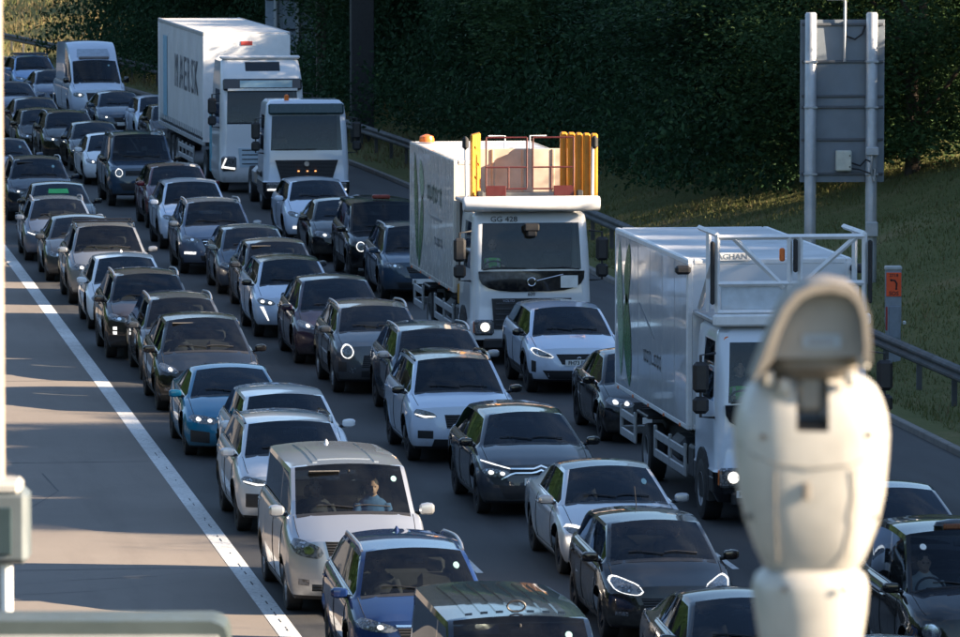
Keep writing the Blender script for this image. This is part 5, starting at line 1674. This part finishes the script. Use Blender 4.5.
MB().tube([(.2, .0, z0 + .42), (.38, -.05, z0 + .36), (.5, -.1, z0 + .5), (.6, -.17, z0 + .45)], .02, 5).build('cable', M['rubber'], ms)
MB().tube([(.2, .0, z0 + .3), (.36, -.05, z0 + .28), (.6, -.17, z0 + .2)], .016, 5).build('cable', M['rubber'], ms)
B('junction_box', plain('box_grey', (.42, .44, .46), .5), ms, (.62, -.17, z0 + .68), (.28, .14, .18), .02)
MB().tube([(.62, -.2, z0 + .58), (.60, -.22, z0 + .25), (.66, -.2, z0 + .02), (.68, -.19, z0 + .3)], .035, 6).build('cable_loop', M['steel'], ms)
B('junction_box', plain('box_grey', ()), ms, (.62, -.17, z0 - 1.0), (.26, .14, .32), .02)
MB().tube([(.04, .04, z1 - .9), (.04, .0, z1 + .40)], .035, 6).build('camera_arm', M['post_grey'], ms)
MB().tube([(.04, .0, z1 + .38), (-.12, -.05, z1 + .62)], .03, 6).build('camera_arm', M['post_grey'], ms)
B('detector_panel', plain('pale_panel', (.55, .55, .5), .5), ms, (-.14, .0, z1 + .50), (.46, .22, .16), .03)
MB().tube([(.08, .03, z1 - .35), (.26, .03, z1 - .42), (.42, .03, z1 - .3), (.48, .03, z1 - .12)], .02, 5).build('cable', M['rubber'], ms)

# emergency telephone
ex, ey = place(893, 23.0)
ez = verge_z(23.0, ey) - .28
et = tag(empty('emergency_telephone', (ex, ey, ez), R(-6)), 'grey roadside emergency telephone with orange SOS panel', 'telephone')
M['phone_grey'] = plain('telephone_grey', (.24, .28, .33), .45, .1)
MB().prism([(-.14, 0), (.14, 0), (.14, .95), (.15, 1.05), (.15, 2.05), (-.15, 2.05), (-.15, 1.05), (-.14, .95)], 1, -.12, .12).build('housing', M['phone_grey'], et, False)
B('handset_door', plain('telephone_door', (.19, .23, .28), .4), et, (.02, -.13, 1.05), (.22, .03, .62), .012)
B('side_reflector', plain('red_reflector', (.35, .03, .03), .35), et, (-.135, -.128, 1.12), (.035, .02, .46), .006)
B('top_cap', plain('telephone_cap', (.42, .43, .42), .5), et, (0, 0, 2.09), (.33, .27, .08), .02)
op = B('sos_panel', plain('orange_reflective', (.85, .09, .02), .45, 0, .05), et, (0, -.13, 1.78), (.29, .02, .46), .006)
text_part('lettering', 'SOS', .105, M['ink'], op, (0, -.142, 1.605), (R(90), 0, 0), 1.05, .001, True)
text_part('lettering', '2718', .08, M['ink'], op, (0, -.142, 1.955), (R(90), 0, 0), 1.1, .001, True)
hs = MB()
hs.tube([(-.05, -.142, 1.87), (.02, -.142, 1.86), (.055, -.142, 1.80), (.05, -.142, 1.71)], [.014, .02, .02, .014], 6)
hs.tube([(-.06, -.142, 1.885), (-.045, -.142, 1.845)], .018, 6); hs.tube([(.03, -.142, 1.69), (.065, -.142, 1.70)], .018, 6)
hs.build('handset_symbol', M['ink'], op)
# lamp with dish mounted beside it
MB().lathe([(.03, 0), (.035, .05), (.01, .07)], 8, 'z', (.22, 0, 1.0)).build('marker_stud', M['white'], et)

# slim grey post further along, far sign backs and gantry legs behind the lorries
def far_post(name, label, px, X, w, d, h, mat, cat='post'):
    x, y = place(px, X)
    z = verge_z(max(21.1, X), y) - .2
    o = tag(empty(name, (x, y, z), 0), label, cat)
    B('shaft', mat, o, (0, 0, h / 2), (w, d, h), .02)
    B('base_plate', M['steel_dark'], o, (0, 0, .1), (w + .2, d + .2, .2), .02)
    return o
far_post('timber_pole', 'brown pole rising behind the long trailer and day cab', 321, 23.2, .32, .32, 9, plain('brown_pole', (.085, .065, .05), .8, 0, .3, 3), 'pole')
far_post('gantry_leg', 'wide dark gantry leg behind the white day cab lorry', 362, 22.9, .75, .55, 9, plain('dark_leg', (.018, .019, .022), .6), 'pillar')
fx, fy = place(291, 24.0)
fs = tag(empty('road_sign', (fx, fy, verge_z(24, fy)), 0), 'blue grey sign back above the long trailer roof', 'sign')
for k in range(3): B('sign_panel', plain('far_sign_back', (.30, .36, .43), .5), fs, (-.62 + k * .62, 0, 2.7), (.61, .04, 3.2), .006)
for x in (-.55, .25):
    MB().lathe([(.09, -.2), (.09, 4.9)], 12, 'z', (x, -.1, 0)).build('post', M['post_grey'], fs)
for z in (1.6, 2.7, 3.8): B('cross_rail', M['steel_dark'], fs, (0, -.05, z), (1.8, .05, .07), .01)

# ------------------------------------------------------------------ camera head on a mast close to the bridge
D = 12.0
c0 = Vector((0, 0, CAM_H)) + (_Fw * F_PX + _Rt * (811 - 480) + _Up * (318.5 - 450)).normalized() * 0
ray = (_Fw * F_PX + _Rt * (811 - 480) + _Up * (318.5 - 450)) / F_PX
c0 = Vector((0, 0, CAM_H)) + ray * D
K_ = F_PX / D
ct = tag(empty('surveillance_camera', (c0.x, c0.y, 0), -YAW), 'cream white surveillance camera on a mast, out of focus', 'camera')
M['cream'] = plain('cream_enamel', (.41, .395, .365), .42, 0, .10, 14, coat=.2)
M['cream_grey'] = plain('grey_enamel', (.27, .265, .25), .5, 0, .1, 10)
M['cream_dark'] = plain('brown_rim', (.19, .17, .145), .5, 0, .2, 12)
def lx(px): return (px - 811) / K_
def lz(py): return c0.z + (450 - py) / K_
def loft(levels, mat, name, nseg=28, e=.62, parent=ct, cap=True):
    v, f = [], []
    for (py, xl, xr, dep, yo) in levels:
        cx_, hx_ = (lx(xl) + lx(xr)) / 2, (lx(xr) - lx(xl)) / 2
        for k in range(nseg):
            a = 2 * math.pi * k / nseg
            ca, sa = math.cos(a), math.sin(a)
            v.append((cx_ + hx_ * math.copysign(abs(ca) ** e, ca), yo + dep * math.copysign(abs(sa) ** e, sa), lz(py)))
    for i in range(len(levels) - 1):
        for k in range(nseg):
            k2 = (k + 1) % nseg
            f.append((i*nseg+k, i*nseg+k2, (i+1)*nseg+k2, (i+1)*nseg+k))
    if cap: f += [tuple(range(nseg)), tuple((len(levels)-1)*nseg+k for k in range(nseg))]
    return link(name, recalc(to_mesh(name, v, f, mat, None, True, 40)), parent)
# mast and pan head
zb = lz(720)
MB().lathe([(.22, 0), (.22, .05), (.11, .08), (.09, zb * .5), (.075, zb)], 20, 'z').build('mast', M['post_grey'], ct)
loft([(740, 775, 850, .07, 0), (700, 770, 852, .075, 0), (660, 764, 858, .085, 0), (637, 759, 863, .09, 0), (612, 755, 867, .10, 0), (588, 752, 869, .105, 0), (576, 755, 866, .103, 0), (567, 766, 856, .09, 0), (563, 790, 832, .05, 0)], M['cream'], 'pan_head', 32, .8)
yk = loft([(566, 764, 858, .085, 0), (562, 762, 862, .09, 0), (545, 754, 869, .105, 0), (520, 745, 878, .12, 0), (490, 738, 884, .13, 0), (455, 734, 887, .135, 0), (432, 733, 888, .135, 0), (412, 736, 886, .132, 0), (396, 741, 881, .125, 0), (385, 747, 875, .115, 0), (378, 755, 867, .10, 0), (374, 764, 858, .085, 0)], M['cream'], 'yoke_body', 40, .6)
cut = MB().box((lx(809), 0, lz(385)), (32 / K_, .6, 80 / K_), 0).build('slot_cutter', M['cream'], None, False)
cut.parent = ct
bpy.context.view_layer.update()
bo = yk.modifiers.new('slot', 'BOOLEAN'); bo.operation = 'DIFFERENCE'; bo.object = cut; bo.solver = 'EXACT'
dg = bpy.context.evaluated_depsgraph_get(); dg.update()
nm_ = bpy.data.meshes.new_from_object(yk.evaluated_get(dg))
yk.modifiers.clear(); yk.data = nm_
nm_.polygons.foreach_set('use_smooth', [True] * len(nm_.polygons)); nm_.set_sharp_from_angle(angle=R(40)); nm_.update()
bpy.data.objects.remove(cut)
B('slot_floor', M['rubber'], ct, (lx(809), 0, lz(424)), (.058, .22, .02), .003)
# seams, screws and stains on the yoke
def seam(pts, r=.0013, nm='seam'):
    MB().tube([(lx(a), yy, lz(b)) for a, b, yy in pts], r, 5).build(nm, M['cream_dark'], ct)
seam([(738, 438, -.085), (752, 450, -.118), (775, 458, -.134), (811, 461, -.137), (846, 458, -.134), (870, 448, -.118), (884, 436, -.085)])
seam([(772, 462, -.134), (773, 510, -.123), (776, 556, -.098)]); seam([(850, 462, -.133), (849, 510, -.122), (845, 556, -.097)])
for px_, py_, yy in ((747, 512, -.085), (782, 583, -.104), (872, 512, -.085), (842, 583, -.104), (760, 430, -.125), (866, 428, -.12)):
    MB().lathe([(.006, 0), (.006, -.006)], 8, 'y', (lx(px_), yy, lz(py_))).build('screw', M['steel_dark'], ct)
B('drain_stain', plain('rust_stain', (.16, .14, .12), .7, 0, .3, 20), ct, (lx(803), -.1345, lz(484)), (.012, .006, .035), .002)
# tilting camera housing with sun hood, seen from behind
B('tilt_bracket', M['cream_grey'], ct, (lx(808), -.03, lz(388)), (.056, .10, .085), .012)
arch_o = [(748, 374), (757, 350), (768, 322), (778, 300), (790, 285), (806, 277), (826, 275), (845, 279), (857, 290), (863, 308), (865, 335), (865, 356)]
arch_i = [(768, 352), (771, 340), (776, 324), (785, 305), (796, 292), (808, 286), (826, 284), (842, 288), (851, 297), (856, 312), (858, 336), (857, 350)]
ao = [(lx(a), lz(b)) for a, b in arch_o]; ai = [(lx(a), lz(b)) for a, b in arch_i]
v, f = [], []
n = len(ao)
for y in (-.19, .02):
    v += [(x, y, z) for x, z in ao] + [(x, y, z) for x, z in ai]
for k in range(n - 1):
    f += [(k, k+1, n+k+1, n+k), (2*n+k, 3*n+k, 3*n+k+1, 2*n+k+1), (k, 2*n+k, 2*n+k+1, k+1), (n+k, n+k+1, 3*n+k+1, 3*n+k)]
f += [(0, n, 3*n, 2*n), (n-1, 3*n-1, 4*n-1, 2*n-1)]
link('sun_hood', recalc(to_mesh('sun_hood', v, f, M['cream_dark'], None, True, 30)), ct)
MB().prism(ai, 1, -.14, .16).build('rear_plate', M['cream_grey'], ct, False)
lb = B('type_label', plain('label_blue', (.30, .36, .42), .5), ct, (lx(817), -.143, lz(335)), (.075, .004, .026), .001)
B('label_print', M['grey_print'], lb, (lx(817), -.146, lz(335)), (.05, .003, .010), .001)
loft([(394, 790, 832, .05, .02), (382, 778, 842, .07, .02), (372, 764, 854, .10, 0), (362, 758, 859, .12, 0), (350, 762, 858, .12, 0)], M['cream_dark'], 'lower_housing', 20, .6)
for px_, py_ in ((765, 372), (780, 380), (846, 372), (858, 355)):
    B('housing_lug', M['cream'], ct, (lx(px_), -.13, lz(py_)), (.022, .04, .03), .006)

# ------------------------------------------------------------------ signal post and gantry at the left edge, part way out
D2 = 22.0
def pt(px, py, d):
    q = (_Fw * F_PX + _Rt * (px - 480) + _Up * (318.5 - py)) / F_PX
    return Vector((0, 0, CAM_H)) + q * d
K2 = F_PX / D2
p0 = pt(-4, 400, D2)
sp = tag(empty('signal_post', (p0.x, p0.y, 0), -YAW), 'cream post with lamp housing at the left frame edge', 'post')
def L2(px, py): return ((px + 4) / K2, p0.z + (400 - py) / K2)
x_, ztop = L2(-4, -60)
MB().lathe([(.12, 0), (.12, .04), (.031, .08), (.031, ztop)], 14, 'z').build('shaft', plain('beige_post', (.30, .245, .20), .5), sp)
a, b = L2(8, 525)
hsg = B('lamp_housing', plain('housing_grey', (.10, .12, .13), .45), sp, (a, -.02, b), (.15, .2, .26), .02)
B('lamp_hood', M['cream'], hsg, (a - .01, -.02, b + .14), (.12, .2, .05), .015)
B('lamp_lens', plain('dark_lens', (.03, .05, .06), .1), hsg, (a - .02, -.125, b - .01), (.08, .01, .17), .01)
a, b = L2(6, 600)
MB().tube([(a, -.03, L2(6, 560)[1]), (a, -.03, L2(6, 680)[1])], .022, 8).build('bracket_tube', M['white'], sp)
p1 = pt(120, 627, D2 - 2)
gb = tag(empty('gantry_beam', (p1.x, p1.y, 0), -YAW), 'grey green metal beam with rounded end at bottom left', 'beam')
K3 = F_PX / (D2 - 2)
pr = [(-130 / K3, 0), (92 / K3, 0), (100 / K3, -.008), (106 / K3, -.022), (109 / K3, -.05), (110 / K3, -.10), (-130 / K3, -.10)]
zt_ = p1.z + 10 / K3
MB().prism([(x, zt_ + z) for x, z in pr], 1, -.10, .16).build('beam_shell', plain('grey_green_metal', (.07, .09, .09), .45, .2), gb, True, 30)
B('edge_strip', plain('pale_strip', (.3, .31, .3), .4), gb, (-15 / K3, -.105, zt_ - .052), (230 / K3, .012, .014), .003)
MB().tube([(-.3, .03, 0), (-.3, .03, zt_ - .09)], .05, 12).build('leg', M['post_grey'], gb)
# ------------------------------------------------------------------ people behind the windscreens
def ell(mb, c, r, n=14, m=9):
    v, f = [], []
    for i in range(m + 1):
        th = math.pi * i / m
        for k in range(n):
            a = 2 * math.pi * k / n
            v.append((c[0] + r[0] * math.sin(th) * math.cos(a), c[1] + r[1] * math.sin(th) * math.sin(a), c[2] + r[2] * math.cos(th)))
    for i in range(m):
        for k in range(n): f.append((i*n+k, (i+1)*n+k, (i+1)*n+(k+1) % n, i*n+(k+1) % n))
    mb.add(v, f)
def fuse(mb, name, mat, voxel):
    me = bpy.data.meshes.new('tmp'); me.from_pydata(mb.v, [], mb.f); me.update()
    ob = bpy.data.objects.new('tmp', me); col.objects.link(ob)
    md = ob.modifiers.new('r', 'REMESH'); md.mode = 'VOXEL'; md.voxel_size = voxel
    sm = ob.modifiers.new('s', 'SMOOTH'); sm.iterations = 3; sm.factor = .5
    dg = bpy.context.evaluated_depsgraph_get(); dg.update()
    out = bpy.data.meshes.new_from_object(ob.evaluated_get(dg)); out.name = name
    bpy.data.objects.remove(ob); bpy.data.meshes.remove(me)
    out.materials.clear(); out.materials.append(mat)
    out.polygons.foreach_set('use_smooth', [True] * len(out.polygons)); out.update()
    return out
def hand(mb, c, sg):
    x, y, z = c
    ell(mb, c, (.04, .045, .025), 10, 6)
    for k in range(4):
        fx = x + (k - 1.5) * .019
        ln = (.062, .075, .07, .055)[k]
        mb.tube([(fx, y - .03, z + .004), (fx, y - .03 - ln * .55, z + .012), (fx, y - .03 - ln * .8, z - .02), (fx, y - .02 - ln * .55, z - .04)], [.0095, .009, .0085, .007], 6)
    mb.tube([(x - sg * .035, y + .005, z), (x - sg * .06, y - .02, z + .002), (x - sg * .062, y - .05, z - .012)], [.012, .011, .008], 6)
def person_meshes():
    # seated, seat cushion at z = 0, facing -y; the lap and feet go under the dash
    b = MB()
    hc = (0, .02, .74)
    ell(b, hc, (.077, .098, .118), 18, 12)
    ell(b, (0, -.035, .695), (.055, .06, .06)); ell(b, (0, -.092, .725), (.014, .022, .022), 8, 6)      # jaw, nose
    ell(b, (0, -.075, .770), (.05, .022, .014)); ell(b, (0, -.078, .678), (.026, .014, .010), 8, 6)     # brow, mouth
    for sg in (-1, 1): ell(b, (sg * .078, .03, .735), (.012, .025, .034), 8, 6)
    b.tube([(0, .04, .56), (0, .035, .68)], [.062, .055], 10)
    t = MB()
    for z, rx, ry, yo in ((.02, .17, .13, .06), (.15, .165, .12, .07), (.30, .18, .12, .07), (.42, .195, .115, .06), (.50, .19, .09, .05), (.56, .10, .065, .045)):
        ell(t, (0, yo, z), (rx, ry, .11), 16, 8)
    arms = MB()
    for sg in (-1, 1):
        arms.tube([(sg * .19, .05, .50), (sg * .235, .0, .36), (sg * .235, -.05, .27)], [.058, .052, .046], 9)
        arms.tube([(sg * .235, -.05, .27), (sg * .21, -.2, .30), (sg * .17, -.31, .34)], [.045, .038, .028], 9)
        arms.tube([(sg * .09, .0, .04), (sg * .12, -.28, .09), (sg * .12, -.46, .06)], [.085, .075, .06], 9)
        arms.tube([(sg * .12, -.46, .06), (sg * .12, -.52, -.12), (sg * .12, -.55, -.32)], [.06, .05, .04], 9)
        ell(arms, (sg * .12, -.62, -.35), (.045, .12, .04))
        hand(b, (sg * .165, -.345, .35), sg)
        b.tube([(sg * .19, -.25, .318), (sg * .167, -.33, .348)], [.03, .028], 8)
    b.v += [tuple(p) for p in t.v]; off = len(b.v) - len(t.v); b.f += [[i + off for i in q] for q in t.f]; b.m += t.m
    off = len(b.v); b.v += [tuple(p) for p in arms.v]; b.f += [[i + off for i in q] for q in arms.f]; b.m += arms.m
    body = fuse(b, 'person', plain('skin', (.42, .26, .19), .55, 0, .08, 12), .011)
    c = MB()
    for z, rx, ry, yo in ((.02, .185, .145, .06), (.15, .18, .135, .07), (.30, .195, .135, .07), (.42, .21, .13, .06), (.50, .205, .105, .05), (.55, .115, .08, .045)):
        ell(c, (0, yo, z), (rx, ry, .11), 16, 8)
    for sg in (-1, 1):
        c.tube([(sg * .19, .05, .50), (sg * .235, .0, .36), (sg * .235, -.05, .27)], [.07, .063, .057], 9)
        c.tube([(sg * .235, -.05, .27), (sg * .21, -.2, .30), (sg * .185, -.27, .325)], [.057, .05, .042], 9)
        c.tube([(sg * .09, .0, .04), (sg * .12, -.28, .09), (sg * .12, -.46, .06)], [.1, .088, .072], 9)
        c.tube([(sg * .12, -.46, .06), (sg * .12, -.52, -.12), (sg * .12, -.55, -.30)], [.072, .062, .055], 9)
    cloth = fuse(c, 'clothing', plain('dark_cloth', (.03, .032, .04), .9), .014)
    h = MB()
    ell(h, (0, .035, .775), (.086, .100, .100), 16, 10)
    hair = bpy.data.meshes.new('hair')
    keep_v, keep_f = h.v, [q for q in h.f if sum(h.v[i][2] for i in q) / 4 > .765 - .0 and (sum(h.v[i][1] for i in q) / 4 > -.045 or sum(h.v[i][2] for i in q) / 4 > .83) or sum(h.v[i][1] for i in q) / 4 > .075]
    hair.from_pydata(keep_v, [], keep_f); hair.materials.append(plain('hair_brown', (.03, .02, .014), .7))
    hair.polygons.foreach_set('use_smooth', [True] * len(hair.polygons)); hair.update()
    e = MB()
    for sg in (-1, 1): ell(e, (sg * .030, -.072, .752), (.013, .010, .009), 8, 6)
    eyes = e.mesh('eyes', plain('eye_dark', (.05, .04, .035), .2))
    vest = MB()
    for z, rx, ry, yo in ((.14, .192, .147, .07), (.30, .205, .146, .07), (.42, .215, .14, .06)):
        ell(vest, (0, yo, z), (rx, ry, .12), 16, 8)
    vm = fuse(vest, 'vest', plain('hi_vis_green', (.18, .75, .16), .6), .016)
    st = MB()
    for sg in (-1, 1): st.tube([(sg * .11, -.085, .10), (sg * .11, -.092, .3), (sg * .10, -.078, .47)], .026, 6)
    sm_ = st.mesh('reflective_band', plain('reflective_silver', (.75, .76, .72), .35))
    return body, cloth, hair, eyes, vm, sm_
PB, PC, PH, PE, PV, PS = person_meshes()
def person(label, base, loc, rz=0.0, vest=False, hair=True, look=0.0, cloth=None):
    o = link('person', PB)
    o.matrix_world = base.matrix_basis @ Matrix.Translation(loc) @ Matrix.Rotation(rz, 4, 'Z')
    tag(o, label, 'person', 'people in the stationary vehicles')
    if cloth:
        cm = PC.copy(); cm.materials.clear(); cm.materials.append(plain('cloth_' + cloth[0], cloth[1], .9))
    else: cm = PC
    link('clothing', cm, o); link('eyes', PE, o)
    if hair: link('hair', PH, o)
    if vest: link('safety_vest', PV, o); link('reflective_band', PS, o)
    return o
def in_car(key, label, seat=-1, **k):
    c = CARS[key]
    return person(label, c['root'], (seat * .37 * c['S']['W'] / 1.84, c['ys'] + .02, c['zseat'] + .05), **k)
in_car('A3', 'person in blue top seated behind windscreen of silver people carrier van', 1, cloth=('blue', (.06, .14, .3)))
in_car('A3', 'driver in dark top at wheel of silver people carrier van', -1)
in_car('A2', 'driver in dark top at wheel of deep blue car', -1)
in_car('B2', 'person in brown top beside driver of black hatchback with ring headlights', 1, cloth=('brown', (.07, .055, .045)))
in_car('B2', 'driver in dark top at wheel of black hatchback with ring headlights', -1)
in_car('B3', 'driver in grey top at wheel of silver saloon', -1, cloth=('grey', (.15, .15, .16)))
in_car('B1', 'driver in dark top at wheel of black saloon beside white camera', -1)
in_car('B4', 'driver in grey top at wheel of dark grey crossover', -1, cloth=('grey', (.15, .15, .16)))
in_car('C1', 'taxi driver in pale shirt at wheel of black cab', -1, cloth=('shirt', (.4, .42, .45)))
in_car('C5', 'driver in dark top at wheel of white SUV with pointed grille', -1)
in_car('B7', 'driver in dark top at wheel of grey car with ring headlights', -1)
in_car('B8', 'driver in dark top at wheel of plum electric car', -1)
in_car('A7', 'driver in dark top at wheel of black electric car', -1)
in_car('A6', 'driver in dark top at wheel of bright blue coupe', -1)
person('lorry driver in green safety vest below the yellow guards', l2, (-.62, .99, 1.86 - .33), vest=True, hair=False)
person('lorry driver in green safety vest in nearest white lorry', l3, (-.62, .99, 1.86 - .33), vest=True)
